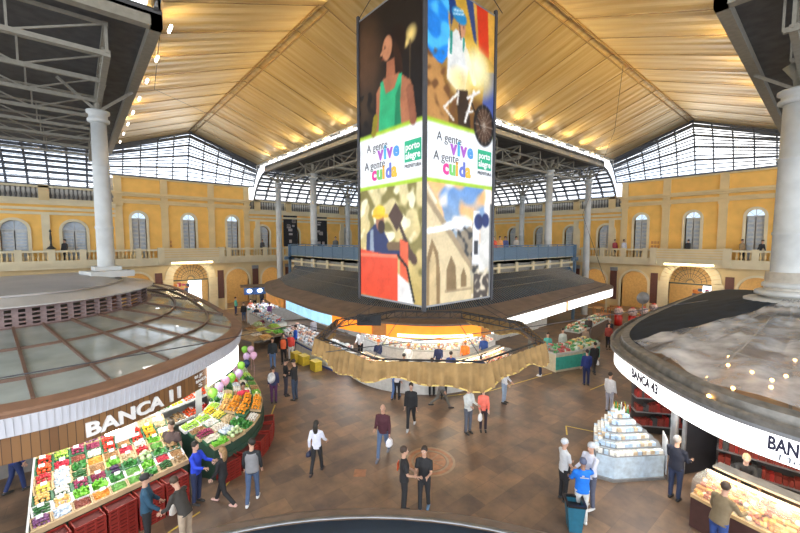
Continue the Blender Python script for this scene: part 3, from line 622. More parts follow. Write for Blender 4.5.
for z in (0, 8.2):
    for a, b in (((-1.46, -1.46), (1.46, -1.46)), ((1.46, -1.46), (1.46, 1.46)), ((1.46, 1.46), (-1.46, 1.46)), ((-1.46, 1.46), (-1.46, -1.46))): MB().bar((*a, z), (*b, z), .05, .05).build('frame_bar', grey_metal, ban)
# cables
cab = mat('thin_dark_cable', (.04, .04, .045), .5)
def cable(name, pts, lab, r=.011, grp=None): tag(MB().tube(pts, r, 5).build(name, cab), lab, 'cable', grp)
for sx in (-1, 1):
    for sy in (-1, 1): cable('suspension_cable', [(8.1 + sx * 1.48, 8.1 + sy * 1.48, 13.5), (8.1 + sx * .7, 8.1 + sy * .7, 15.2), (8.1, 8.1, 16.5)], 'thin cable holding the banner tower from the vault', grp='cables above the banner')
cable('guy_cable', [(*at(0, 378, 5.0), 5.0), (*at(200, 344, 4.5), 4.5), (*at(300, 324, 4.4), 4.4), (5.6, 8.6, 4.35)], 'dark cable running from the left over the glass kiosk roof to the cloth ring')
cable('guy_cable', [(10.6, 7.2, 4.35), (16.2, 6.0, 5.2), (23.0, 10.0, 8.5), (26.0, 9.5, 13.9), (22.4, 7.9, 16.2)], 'slanting dark cable from the ceiling on the right down to the cloth ring')
cable('guy_cable', [(2.3, 13.9, 13.9), (3.2, 22, 14.3), (8, 31, 16.3)], 'thin cable crossing under the golden ceiling on the left')
cable('guy_cable', [(4.6, 8.2, 4.2), (8.4, 4.7, 4.9), (13.5, 2.3, 5.3)], 'dark cable running to the right over the walkway')
# ---------------- cloth ring hanging under the banner ----------------
ring = thing('cloth_ring', 'hanging eight-sided truss ring with a pleated brown cloth skirt', 'hanging ring', (8.1, 8.1, 3.6))
RR = 3.4; oct_ = [(RR * math.cos(PI / 8 + PI * k / 4 ), RR * math.sin(PI / 8 + PI * k / 4)) for k in range(8)]
m = MB()
for k in range(8):
    a = oct_[k]; b = oct_[(k + 1) % 8]
    for z, s in ((.62, 1), (.36, 1), (.62, .93)): m.bar((a[0] * s, a[1] * s, z), (b[0] * s, b[1] * s, z), .035, .035)
    for j in range(6):
        t0 = j / 6; t1 = (j + 1) / 6; p = [a[i] + (b[i] - a[i]) * t0 for i in (0, 1)]; q = [a[i] + (b[i] - a[i]) * t1 for i in (0, 1)]
        m.bar((*p, .36), (*p, .62), .02, .02); m.bar((*p, .62), (*q, .36), .018, .018); m.bar((p[0], p[1], .62), (q[0] * .93, q[1] * .93, .62), .016, .016)
m.build('truss_frame', dark_iron, ring)
cloth = mat('brown_pleated_cloth', (.27, .165, .06), .85, var=.25, scale=4)
def skirt(k0, k1):
    pts = [Vector((*oct_[k % 8], 0)) for k in range(k0, k1 + 1)]; L = arclen(pts); n = int(L[-1] / .03); rows = []
    for zi, (z, amp, so) in enumerate(((.66, .012, .03), (.5, .03, .05), (.34, .05, .07), (.17, .065, .09))):
        row = []
        for i in range(n + 1):
            s = L[-1] * i / n; p, t = along(pts, L, s); nn = Vector((t.y, -t.x)) * (1 if True else -1)
            o_ = so + amp * math.sin(s * 24 + 1.5 * math.sin(s * 3.1)); sag = -.10 * math.sin(s * 1.9) - .05 * math.sin(s * 5 + 1) if zi == 3 else 0
            row.append((p.x + nn.x * o_, p.y + nn.y * o_, z + sag))
        rows.append(row)
    return MB().loft(rows, False, None, True)
skirt(2, 8).build('cloth_skirt', cloth, ring)
hem = MB(); pts = [Vector((*oct_[k % 8], 0)) for k in range(2, 9)]; L = arclen(pts); prev = None
for i in range(int(L[-1] / .12)):
    s = i * .12; p, t = along(pts, L, s); q = (p.x + t.y * .09, p.y - t.x * .09, .17 - .10 * math.sin(s * 1.9) - .05 * math.sin(s * 5 + 1))
    if prev: hem.bar(prev, q, .03, .03)
    prev = q
hem.build('hem', mat('yellow_hem', (.62, .45, .14), .7), ring)
for k in range(0, 8): MB().tube([(oct_[k][0], oct_[k][1], .6), (oct_[k][0] * .43, oct_[k][1] * .43, 1.6)], .009, 5).build('hanger_wire', cab, ring)
blk = MB().obox((0, 0, 0), .9, .05, .42, 0).build('black_box_sign', mat('black_vinyl', (.02, .022, .025), .5), None, (*at(369, 320, 4.0), 4.0), math.radians(-40.7)); tag(blk, 'small dark blank board hanging at the left rim of the cloth ring', 'sign')
MB().tube([(0, 0, .2), (0, 0, 1.3)], .01, 5).build('hanger_wire', cab, blk)
# ---------------- kiosks ----------------
L_out = spline([(-2.6, 10.1), (-1.25, 9.75), (0, 9.82), (1.3, 10.45), (2.5, 11.4), (3.8, 12.9), (4.5, 15), (4.75, 19), (4.8, 24), (4.6, 30), (3, 33), (-1, 34.3), (-6, 33.5), (-10, 29), (-12, 22), (-10, 15), (-6.2, 11.6)], True, 8)
R_out = spline([(33, 3.5), (31, 5.2), (26, 5.5), (20, 5.45), (16.5, 5.3), (13.6, 4.7), (11.7, 3.35), (10.2, 1.75), (9.7, .4), (9.75, -1.2), (11, -5), (15, -9), (22, -11), (29, -8), (33, -3)], True, 8)
C_out = spline([(13, 32), (10.3, 27), (9.5, 24), (9.3, 21), (9.0, 17), (9.3, 14), (10.1, 12.0), (11.4, 10.5), (13.4, 9.7), (17, 9.8), (22, 10.1), (27, 10.4), (30.3, 10.8), (32.5, 13), (34, 20), (33, 33), (20, 34)], True, 8)
wood = bpy.data.materials.new('vertical_wood_boards'); wood.use_nodes = True; t_ = wood.node_tree; b_ = t_.nodes['Principled BSDF']; uvn = t_.nodes.new('ShaderNodeUVMap'); br = t_.nodes.new('ShaderNodeTexBrick'); br.offset = 0
br.inputs['Scale'].default_value = 1; br.inputs['Brick Width'].default_value = .13; br.inputs['Row Height'].default_value = 9; br.inputs['Mortar Size'].default_value = .006; br.inputs['Color1'].default_value = (.25, .125, .045, 1); br.inputs['Color2'].default_value = (.15, .07, .026, 1); br.inputs['Mortar'].default_value = (.05, .025, .012, 1)
t_.links.new(uvn.outputs['UV'], br.inputs['Vector']); t_.links.new(br.outputs['Color'], b_.inputs['Base Color']); b_.inputs['Roughness'].default_value = .45
corr = mat('white_corrugated_band', (.55, .56, .60), .5, var=.05, scale=2); rim_brown = mat('brown_roof_rim', (.21, .115, .07), .5, var=.15, scale=3)
glassL = seethrough('dull_kiosk_glass', (.37, .41, .38), .80, .06, .14, 1.2); mull = mat('brown_mullion', (.13, .075, .05), .5)
def band(name, out, prof, mt, parent, i0=0, i1=None, uvs=False):
    pts = out[i0:i1] if i1 is not None else out; closed = i1 is None; L = arclen(pts); rings_ = [[(q[0], q[1], z) for q in (inset(out, d) if closed else inset(out, d)[i0:i1])] for d, z in prof]
    mb = MB().loft(rings_, closed, None); o = mb.build(name, mt, parent)
    if uvs:
        l = o.data.uv_layers.new(name='UVMap'); n = len(pts)
        for poly in o.data.polygons:
            ks = [o.data.loops[li].vertex_index % n for li in poly.loop_indices]; wrap = max(ks) == n - 1 and min(ks) == 0
            for li in poly.loop_indices:
                vi = o.data.loops[li].vertex_index; k = vi % n; s = L[k]
                if wrap and k == 0: s = L[-1] + .4
                l.data[li].uv = (s, o.data.vertices[vi].co.z)
    return o
def ringpts(out, c, r): # points on an ellipse in the directions of the outline's samples
    res = []
    for p in out:
        d = Vector((p[0] - c[0], p[1] - c[1])); d.normalize(); k = 1 / math.sqrt((d.x / r[0]) ** 2 + (d.y / r[1]) ** 2); res.append(Vector((c[0] + d.x * k, c[1] + d.y * k, 0)))
    return res
def nearest(out, pt):
    L = arclen(out); best = None
    for i in range(len(out) * 10):
        s = L[-1] * i / (len(out) * 10); p, t = along(out, L, s); d = (p - Vector(pt)).length
        if best is None or d < best[0]: best = (d, s)
    return best[1]
def fascia_text(out, body, pxa, pxb, zmid, size_h, mt, parent, off, extrude=.02, bold=.0, name='lettering', font_w=None):
    """lettering bent along a fascia between two pixels of its left and right end"""
    L = arclen(out); sa = nearest(out, at(*pxa, zmid)); sb = nearest(out, at(*pxb, zmid)); me = text_mesh(body, 1, extrude, bold)
    xs = [v.co.x for v in me.vertices]; ys = [v.co.y for v in me.vertices]; x0, x1, y0, y1 = min(xs), max(xs), min(ys), max(ys)
    def fn(x, y, z):
        s = sa + (sb - sa) * (x - x0) / (x1 - x0); p, t = along(out, L, s); n = Vector((t.y, -t.x)); q = p + n * (off + z); return (q.x, q.y, zmid - size_h / 2 + size_h * (y - y0) / (y1 - y0))
    return mesh_from(me, name, fn, mt, parent)
# left kiosk
kL = thing('market_kiosk', 'market kiosk with wooden BANCA 11 sign band and brown-framed glass roof', 'kiosk')
bd = band('sign_band', L_out, [(.1, 2.88), (0, 2.88), (0, 3.38), (.1, 3.38)], wood, kL, uvs=True)
band('corrugated_band', L_out, [(.05, 3.38), (-.06, 3.40), (-.12, 3.78), (-.08, 3.82)], corr, kL)
mb = MB(); o2 = inset(L_out, -.12); L2 = arclen(o2); s = 0
while s < L2[-1]:
    p, t = along(o2, L2, s); n = Vector((t.y, -t.x)); mb.bar((p.x - n.x * .05, p.y - n.y * .05, 3.42), (p.x + n.x * .02, p.y + n.y * .02, 3.77), .02, .02); s += .11
mb.build('corrugation', corr, bpy.data.objects['corrugated_band'])
band('roof_rim', L_out, [(-.12, 3.78), (-.15, 3.86), (-.1, 3.9), (.2, 3.96), (.24, 3.9)], rim_brown, kL)
ceil_dark = mat('kiosk_ceiling', (.30, .28, .25), .7)
cL = (-2.2, 20.6); inner = inset(L_out, .22); r1 = ringpts(L_out, cL, (4.7, 5.4)); r2 = ringpts(L_out, cL, (4.45, 5.15)); r3 = ringpts(L_out, (-1.7, 20.), (3.0, 4.2)); r4 = ringpts(L_out, (-.2, 20), (1.1, 1.1))
def mix(a, b, t): return a + (b - a) * t
pr = lambda R, z: [(p[0], p[1], z) for p in R]
MB().loft([pr(inner, 3.93), pr([mix(a, b, .5) for a, b in zip(inner, r1)], 4.20), pr(r1, 4.45)], True).build('glass_roof', glassL, kL)
mb = MB(); N = len(L_out)
for k in range(3, N, 8):
    a = inner[k]; b = r1[k]; mb.bar((a[0], a[1], 3.95), (b[0], b[1], 4.49), .06, .08)
for t in (.22, .62):
    R = [mix(a, b, t) for a, b in zip(inner, r1)]
    for k in range(N): a = R[k]; b = R[(k + 1) % N]; z = 3.93 + .52 * t + .03; mb.bar((a[0], a[1], z), (b[0], b[1], z), .06, .08)
mb.build('roof_mullions', mull, kL)
lou = mat('mauve_brown_louver', (.20, .135, .125), .55); mb = MB()
for k in range(N):
    a = r2[k]; b = r2[(k + 1) % N]
    for z in (4.47, 4.60, 4.73, 4.86, 5.02): mb.bar((a[0], a[1], z), (b[0], b[1], z), .12, .05 if 4.5 < z < 5 else .08)
    if k % 4 == 0: mb.bar((a[0], a[1], 4.45), (a[0], a[1], 5.08), .09, .14)
mb.build('louver_ring', lou, kL)
MB().loft([pr(r1, 4.43), pr([mix(a, b, .9) for a, b in zip(r1, r2)], 4.47)], True).build('louver_curb', lou, kL)
dusty = mat('dusty_grey_roof_sheet', (.30, .28, .26), .35, var=.2, scale=.8); dust2 = mat('pale_roof_sheet', (.42, .40, .37), .3, var=.15, scale=.9)
MB().loft([pr(ringpts(L_out, cL, (4.75, 5.45)), 5.06), pr(ringpts(L_out, cL, (4.75, 5.45)), 5.1), pr(r3, 5.34)], True).build('upper_roof', dust2, kL)
MB().loft([pr(ringpts(L_out, (-1.7, 20.), (3.1, 4.3)), 5.32), pr(ringpts(L_out, (-1.7, 20.), (3.1, 4.3)), 5.38), pr(r4, 5.62), pr(ringpts(L_out, (-.2, 20), (.05, .05)), 5.63)], True).build('roof_cap', dusty, kL)
MB().obox((.9, 19.6, 5.62), 1.5, 1.2, .25, .3).obox((.9, 20, 5.8), .9, .9, .2, .1).build('column_collar', white_paint, kL)
band('inner_ceiling', L_out, [(.1, 3.36), (1.6, 3.36)], ceil_dark, kL)
m = mat('white_lettering', (.85, .85, .83), .4, var=0)
fascia_text(L_out, 'BANCA 11', (88, 432), (174, 391), 3.12, .30, m, bd, .02, .03, .03)
for body, pa, pb, z, hh in (('01 JK', (205, 379), (214, 374), 3.26, .11), ('BANCA', (204, 383), (216, 377), 3.13, .08), ('S', (209, 386), (212, 384), 3.0, .09)): fascia_text(L_out, body, pa, pb, z, hh, m, bd, .02, .01, .01)
# backlit white sign panel on the side of the left kiosk
La = nearest(L_out, at(220, 378, 3.1)); Lb = nearest(L_out, at(249, 352, 3.1)); LL = arclen(L_out); rows = []
for z in (2.82, 3.40):
    rows.append([(lambda p, t: (p.x + t.y * .05, p.y - t.x * .05, z))(*along(L_out, LL, La + (Lb - La) * i / 10)) for i in range(11)])
lp = MB().loft(rows, False).build('lit_sign_panel', mat('backlit_white_panel', (1, .99, .97), .4, emit=1.3, var=0), kL)
for ch, px, c in (('DO', (232, 368), (.6, .1, .15)),): fascia_text(L_out, ch, px, (239, 362), 3.1, .12, mat('red_print', c, .5), lp, .06, .004)
# right kiosk
kR = thing('market_kiosk', 'market kiosk with a glowing white BANCA 43 sign and plastic sheeting over its roof', 'kiosk')
glow_fascia = mat('backlit_white_fascia', (1, 1, .985), .4, emit=1.25, var=0)
fR = band('lit_sign_band', R_out, [(.12, 2.88), (0, 2.88), (0, 3.42), (.12, 3.42)], glow_fascia, kR)
gut = mat('dull_steel_gutter', (.20, .19, .17), .45, .3, var=.3, scale=5)
band('gutter', R_out, [(.05, 3.42), (-.10, 3.44), (-.14, 3.62), (-.06, 3.66), (-.03, 3.56), (.14, 3.58), (.2, 3.75), (.42, 3.8)], gut, kR)
MB().loft([[(p[0], p[1], z) for p in inset(R_out, d)] for d, z in ((-.02, 3.43), (-.13, 3.5), (-.13, 3.42))], True).build('gutter_lip', grey_metal, kR)
band('inner_ceiling', R_out, [(.1, 3.40), (1.6, 3.40)], ceil_dark, kR)
navy_t = mat('black_navy_tarp', (.010, .020, .036), .7, var=.35, scale=2, bump=.3, spec=.25); plas = seethrough('clear_plastic_sheet', (.80, .79, .78), .42, .22, .34, 1.1)
cR = (20.4, 1.0); rin = inset(R_out, .4); rt = ringpts(R_out, cR, (1.1, 1.1)); NR = len(R_out)
rows = []
for t in [i / 8 for i in range(9)]:
    rows.append([(mix(a[0], b[0], t), mix(a[1], b[1], t), 3.78 + 1.0 * t ** .9 + .02 * noise.noise(Vector((a[0], a[1], t * 7)))) for a, b in zip(rin, rt)])
def cutrows(rows, cond): 
    mb = MB(); n = len(rows[0])
    for i in range(len(rows) - 1):
        for k in range(n):
            q = [rows[i][k], rows[i][(k + 1) % n], rows[i + 1][(k + 1) % n], rows[i + 1][k]]; c = sum((Vector(v) for v in q), Vector()) / 4
            if cond(c): mb.add(q, [(0, 1, 2, 3)], None, True)
    return mb
isplas = lambda c: (math.degrees(math.atan2(c.y - 1, c.x - 20.4)) % 360) > 157 + 15 * max(0, 1 - math.hypot(c.x - 20.4, c.y - 1) / 9) and (math.degrees(math.atan2(c.y - 1, c.x - 20.4)) % 360) < 260
cutrows(rows, lambda c: not isplas(c)).build('tarp_roof', navy_t, kR)
# wrinkled sheet over the near half
mb = MB(); na = 90; nr = 26; rows2 = []
import bisect
ang = sorted([(math.atan2(p[1] - cR[1], p[0] - cR[0]) % (2 * PI), math.hypot(p[0] - cR[0], p[1] - cR[1])) for p in rin])
def rad(a):
    a %= 2 * PI; i = bisect.bisect([q[0] for q in ang], a) % len(ang); p = ang[i - 1]; q = ang[i]; da = (q[0] - p[0]) % (2 * PI); return p[1] + (q[1] - p[1]) * (((a - p[0]) % (2 * PI)) / max(da, 1e-6))
for j in range(nr + 1):
    t = j / nr; row = []
    for i in range(na + 1):
        a0 = 157 + 15 * t; a = math.radians(a0 + (250 - a0) * i / na); r = rad(a) * (1 - t) + 1.1 * t; f = 1 - t
        wr = .10 * f * abs(math.sin(a * 21 + 2 * noise.noise(Vector((a * 3, t * 2, 1))))) * math.sin(t * 3.1) + .16 * noise.noise(Vector((a * 9, t * 3, 2))) * f + .06 * noise.noise(Vector((a * 30, t * 9, 5)))
        row.append((cR[0] + r * math.cos(a), cR[1] + r * math.sin(a), 3.86 + 1.0 * t ** .9 + wr))
    rows2.append(row)
MB().loft(rows2, False, None, True).build('plastic_sheet', plas, kR)
mb = MB()
for i in range(0, 13):
    a = math.radians(150 + 100 * i / 12); r = rad(a); mb.bar((cR[0] + r * math.cos(a), cR[1] + r * math.sin(a), 3.68), (cR[0] + 1.2 * math.cos(a), cR[1] + 1.2 * math.sin(a), 4.66), .05, .08)
for t in (.3, .55, .8):
    for i in range(24):
        a = math.radians(150 + 100 * i / 24); b = math.radians(150 + 100 * (i + 1) / 24); ra = rad(a) * (1 - t) + 1.1 * t; rb = rad(b) * (1 - t) + 1.1 * t; z = 3.66 + t
        mb.bar((cR[0] + ra * math.cos(a), cR[1] + ra * math.sin(a), z), (cR[0] + rb * math.cos(b), cR[1] + rb * math.sin(b), z), .04, .06)
mb.build('roof_ribs', mat('grey_brown_rib', (.16, .13, .10), .5), kR)
MB().prism([(p[0], p[1]) for p in inset(R_out, .7)], 3.44, 3.5).build('ceiling_panel', mat('brown_inner_ceiling', (.30, .20, .12), .55, var=.3, scale=1.5), kR)
bulb = mat('lit_warm_bulb', (1, .50, .12), .4, emit=9, var=0)
for px, py in ((683, 377), (708, 378), (728, 365), (690, 384), (733, 388), (752, 372), (772, 380), (709, 396), (729, 357), (771, 387), (795, 360), (786, 376)):
    x, y = at(px, py, 3.62); o = MB().ball((0, 0, 0), .042, mt=bulb).lathe((0, 0, -.1), [(.03, 0), (.025, .06)], 8, white_paint).build('light_bulb', None, None, (x, y, 3.62))
    tag(o, 'small warm bulb glowing beneath the plastic sheet of the right kiosk roof', 'bulb', 'bulbs under the plastic sheet')
ink = mat('dark_blue_lettering', (.02, .02, .05), .5, var=0)
fascia_text(R_out, 'BANCA 43', (616, 371), (649, 390), 3.17, .27, ink, fR, .012, .004, .04)
fascia_text(R_out, 'BANCA 43', (762, 444), (850, 485), 3.20, .27, ink, fR, .012, .004, .035)
fascia_text(R_out, 'Merca', (776, 461), (822, 484), 2.98, .11, mat('grey_lettering', (.08, .10, .14), .5, var=0), fR, .012, .004)
# stacked pale collars round the right column
for z, r, lab in ((4.72, 1.25, ''), (5.02, .95, ''), (5.32, .75, '')):
    MB().lathe((20.2, 1.1, z), [(r * .85, -.1), (r, -.08), (r, .04), (r * .9, .1), (r * .5, .12)], 28).build('column_collar', white_paint, kR)
MB().lathe((20.2, 1.1, 4.5), [(.7, 0), (.66, 1.3)], 20).build('collar_core', mat('greyish_cream', (.45, .42, .36), .6), kR)  # greyish cream core inside the stacked collars
pst = MB().obox((0, 0, 0), .9, .05, .95, 0).build('blue_notice', mat('blue_poster', (.05, .12, .28), .5), None, (*at(797, 263, 6.1), 6.1), math.radians(-40.7)); tag(pst, 'blue notice board fixed on the column at the right edge', 'sign')
# middle kiosk
kC = thing('market_kiosk', 'large middle kiosk under the banner with dark sheet roof and orange signs', 'kiosk')
band('fascia_board', C_out, [(.1, 2.88), (.02, 2.88), (.02, 3.42), (.1, 3.42)], mat('orange_brown_fascia', (.55, .22, .05), .5), kC)
band('roof_edge', C_out, [(.05, 3.42), (-.08, 3.44), (-.08, 3.52), (.4, 3.6)], mat('brown_edge', (.18, .12, .08), .5), kC)
band('inner_ceiling', C_out, [(.1, 3.38), (4.0, 3.38)], mat('white_inner_ceiling', (.75, .74, .7), .5), kC)
LC = arclen(C_out)
def seg(name, pa, pb, z0, z1, mt, off=.04):
    sa = nearest(C_out, pa); sb = nearest(C_out, pb); rows = []
    for z in (z0, z1): rows.append([(lambda p, t: (p.x + t.y * off, p.y - t.x * off, z))(*along(C_out, LC, sa + (sb - sa) * i / 24)) for i in range(25)])
    return MB().loft(rows, False).build(name, mt, kC)
seg('blue_sign', at(283, 306, 3.1), at(333, 322, 3.1), 2.9, 3.42, mat('lit_blue_sign', (.36, .66, .88), .5, emit=.45, var=.25, scale=2.5))
seg('orange_sign', at(333, 322, 3.1), at(372, 330, 3.1), 2.9, 3.42, mat('lit_orange_sign', (1, .26, .02), .5, emit=.5, var=.2, scale=2))
seg('orange_sign', at(262, 297, 3.1), at(282, 305, 3.1), 2.9, 3.42, mat('dull_orange_sign', (.75, .33, .08), .5, emit=.15, var=.25, scale=3))
og = seg('orange_sign', at(384, 333, 3.1), at(480, 331, 3.1), 2.88, 3.42, mat('lit_orange_sign', (1, .38, .03)))
seg('lit_strip', at(398, 334, 3.0), at(468, 333, 3.0), 2.93, 3.06, mat('lit_yellow_strip', (1, .85, .45), .5, emit=2.2, var=.3, scale=9), .06)
seg('white_sign', (13.6, 9.7), (21.3, 10.05), 2.9, 3.45, glow_fascia); seg('white_sign', (21.6, 10.06), (29.8, 10.7), 2.9, 3.45, glow_fascia)
roofC = mat('dark_navy_corrugated_roof', (.022, .065, .125), .7, .0, var=.5, spec=.12, scale=1.3); roofB = mat('dusty_brown_roof', (.17, .125, .095), .6, var=.25, scale=1.5)
ci = inset(C_out, .38); sq = []
cc = (24, 24)
for p in C_out:
    d = Vector((p[0] - cc[0], p[1] - cc[1])); k = 9.0 / max(abs(d.x), abs(d.y)); sq.append(Vector((cc[0] + d.x * k, cc[1] + d.y * k, 0)))
def zc(t): return 3.6 + 1.1 * t
MB().loft([pr(ci, 3.6), pr([mix(a, b, .2) for a, b in zip(ci, sq)], zc(.2))], True).build('roof_border', roofB, kC)
MB().loft([pr([mix(a, b, .2) for a, b in zip(ci, sq)], zc(.2)), pr([mix(a, b, .65) for a, b in zip(ci, sq)], zc(.65)), pr(sq, zc(1))], True).build('roof_sheets', roofC, kC)
mb = MB(); NC = len(C_out)
for k in range(NC):
    for h_ in (0, .5):
        a = mix(ci[k], ci[(k + 1) % NC], h_); b = mix(sq[k], sq[(k + 1) % NC], h_); s0 = .2; p = mix(a, b, s0); mb.bar((p[0], p[1], zc(s0) + .02), (b[0], b[1], zc(1) + .02), .035, .03)
for t in (.53, .76): 
    R = [mix(a, b, t) for a, b in zip(ci, sq)]
    for k in range(NC): mb.bar((R[k][0], R[k][1], zc(t) + .02), (R[(k + 1) % NC][0], R[(k + 1) % NC][1], zc(t) + .02), .05, .03)
mb.build('roof_battens', mat('grey_batten', (.20, .18, .15), .5), kC)
# upper deck on the middle kiosk
dk = thing('upper_deck', 'raised deck of pale beams above the middle kiosk roof', 'deck')
mb = MB(); D0, D1 = 15.0, 33.0
for z0, z1 in ((4.55, 4.72), (5.0, 5.14), (5.4, 5.6)): mb.box(D0, D1, D0, D0 + .15, z0, z1); mb.box(D0, D0 + .15, D0, D1, z0, z1)
k = D0
while k <= D1 - .5:
    mb.box(k, k + .3, D0 + .02, D0 + .12, 4.55, 5.5); mb.box(D0 + .02, D0 + .12, k, k + .3, 4.55, 5.5); k += 2.25
mb.build('pale_beams', cream_pale, dk)
MB().box(D0 + .3, D1, D0 + .3, D1, 4.4, 5.3).build('deck_body', mat('grey_brown_deck_side', (.30, .28, .24), .7), dk)  # plain grey-brown body under the deck floor
MB().box(D0, D1, D0, D1, 5.4, 5.55).build('deck_floor', grey_metal, dk)
for a, b in (((D0, D0), (D1, D0)), ((D0, D0), (D0, D1))):
    rl = thing('deck_railing', 'blue-grey mesh railing on the %s edge of the raised middle deck' % ('right' if a[1] == b[1] else 'left'), 'railing', (a[0], a[1], 5.55))
    dx = 1 if b[0] > a[0] else 0; Lr = 18
    MB().bar((0, 0, 1.05), (dx * Lr, (1 - dx) * Lr, 1.05), .07, .07).build('top_rail', blue_rail, rl)
    MB().bar((0, 0, .5), (dx * Lr, (1 - dx) * Lr, .5), .02, .9).build('mesh_panel', seethrough('blue_mesh_%d' % dx, (.14, .23, .33), .8, .5, .1, 20), rl)
    for j in range(13): q = j * 1.5; MB().bar((dx * q, (1 - dx) * q, 0), (dx * q, (1 - dx) * q, 1.05), .06, .06).build('post', blue_rail, rl)
# stair tower posts at both deck ends
for x, y, s in ((D0 - .1, D1, 'left'), (D1, D0 - .1, 'right')):
    o = MB().box(-.1, .1, -.1, .1, 0, 6.6).box(-.5, .5, -.1, .1, 5.2, 5.5).build('blue_post', blue_rail, None, (x, y, 0)); tag(o, 'blue steel post holding the %s end of the raised deck' % s, 'post')
# blue disc roof just below the camera
dsk = thing('round_stall_roof', 'edge of a round blue stall roof at the bottom of the view', 'roof', (.4, -.9, 0)); 
dc = at(372, 533, 3.4); mb = MB(); bx = -.9 * math.sin(YAW) - .35 * math.cos(YAW); by = -.9 * math.cos(YAW) + .35 * math.sin(YAW); dsk.location = (bx, by, 0)
MB().lathe((0, 0, 3.57), [(5.12, .13), (4.6, .2), (.1, .32)], 64).build('blue_sheet', mat('blue_roof_sheet', (.02, .085, .20), .5, var=.2, scale=2), dsk)
MB().lathe((0, 0, 3.57), [(5.25, -.1), (5.38, -.08), (5.38, .08), (5.3, .12), (5.08, .13)], 96, caps=False).build('rim', mat('brown_grey_rim', (.15, .105, .075), .5, var=.2), dsk)
MB().lathe((0, 0, 3.57), [(5.14, .13), (5.16, .16), (5.12, .16)], 96, caps=False).build('chrome_strip', grey_metal, dsk)
MB().lathe((0, 0, 0), [(.2, 0), (.2, 3.6)], 12).build('centre_post', grey_metal, dsk)
# ---------------- shop lamps ----------------
for x, y, p, c in ((-.2, 12.0, 130, (1, .97, .92)), (1.8, 13.0, 120, (1, .97, .92)), (3.3, 14.6, 90, (1, .97, .92)), (3.6, 18.5, 90, (1, .97, .92)), (3.6, 24, 80, (1, .97, .92)),
                   (11.2, 13.6, 160, (1, .88, .70)), (14.0, 12.2, 160, (1, .88, .70)), (12.0, 18.5, 160, (.95, .98, 1)), (12.2, 23.5, 120, (.95, .98, 1)), (18.5, 12, 110, (1, .95, .85)), (24, 12, 90, (1, .95, .85)), (29, 12.5, 80, (1, .95, .85)),
                   (12.6, 3.4, 130, (.97, .98, 1)), (11.4, 1.0, 120, (1, .82, .55)), (11.2, -1.5, 90, (1, .82, .55)), (16, 3.2, 70, (1, .9, .75))):
    area_lamp('shop_lamp', (x, y, 3.28), (0, 0, 0), 1.0, 1.0, p * .38, c)
    tag(MB().box(-.5, .5, -.06, .06, 0, .06, glow_white).box(-.55, .55, -.09, .09, .06, .1, white_paint).build('ceiling_tube_light', None, None, (x, y, 3.27)), 'lit white tube light under a kiosk ceiling', 'light', 'tube lights under the kiosk ceilings')
spot_o = MB().lathe((0, 0, 0), [(.03, .12), (.12, .1), (.13, 0), (.02, -.02)], 14).build('work_lamp', mat('blazing_lamp', (.9, .97, 1), .4, emit=25, var=0), None, (*at(112, 433, 2.75), 2.75)); tag(spot_o, 'bright white work lamp hanging behind the wooden sign band', 'lamp')
# ---------------- kiosk cores ----------------
def core(name, x0, x1, y0, y1, z1, mt): struct(MB().box(x0, x1, y0, y1, 0, z1), name, mt)
inner_dark = mat('shop_partition', (.20, .18, .16), .6); inner_white = mat('white_partition', (.70, .70, .68), .5)
core('wall_left_kiosk_core', -9, 1.2, 15.6, 31, 3.3, inner_dark); core('wall_middle_kiosk_core', 15.2, 29, 15.2, 29, 3.3, inner_white); core('wall_right_kiosk_core', 16.5, 30, -8, 2.2, 3.3, mat('maroon_partition', (.16, .07, .05), .6))
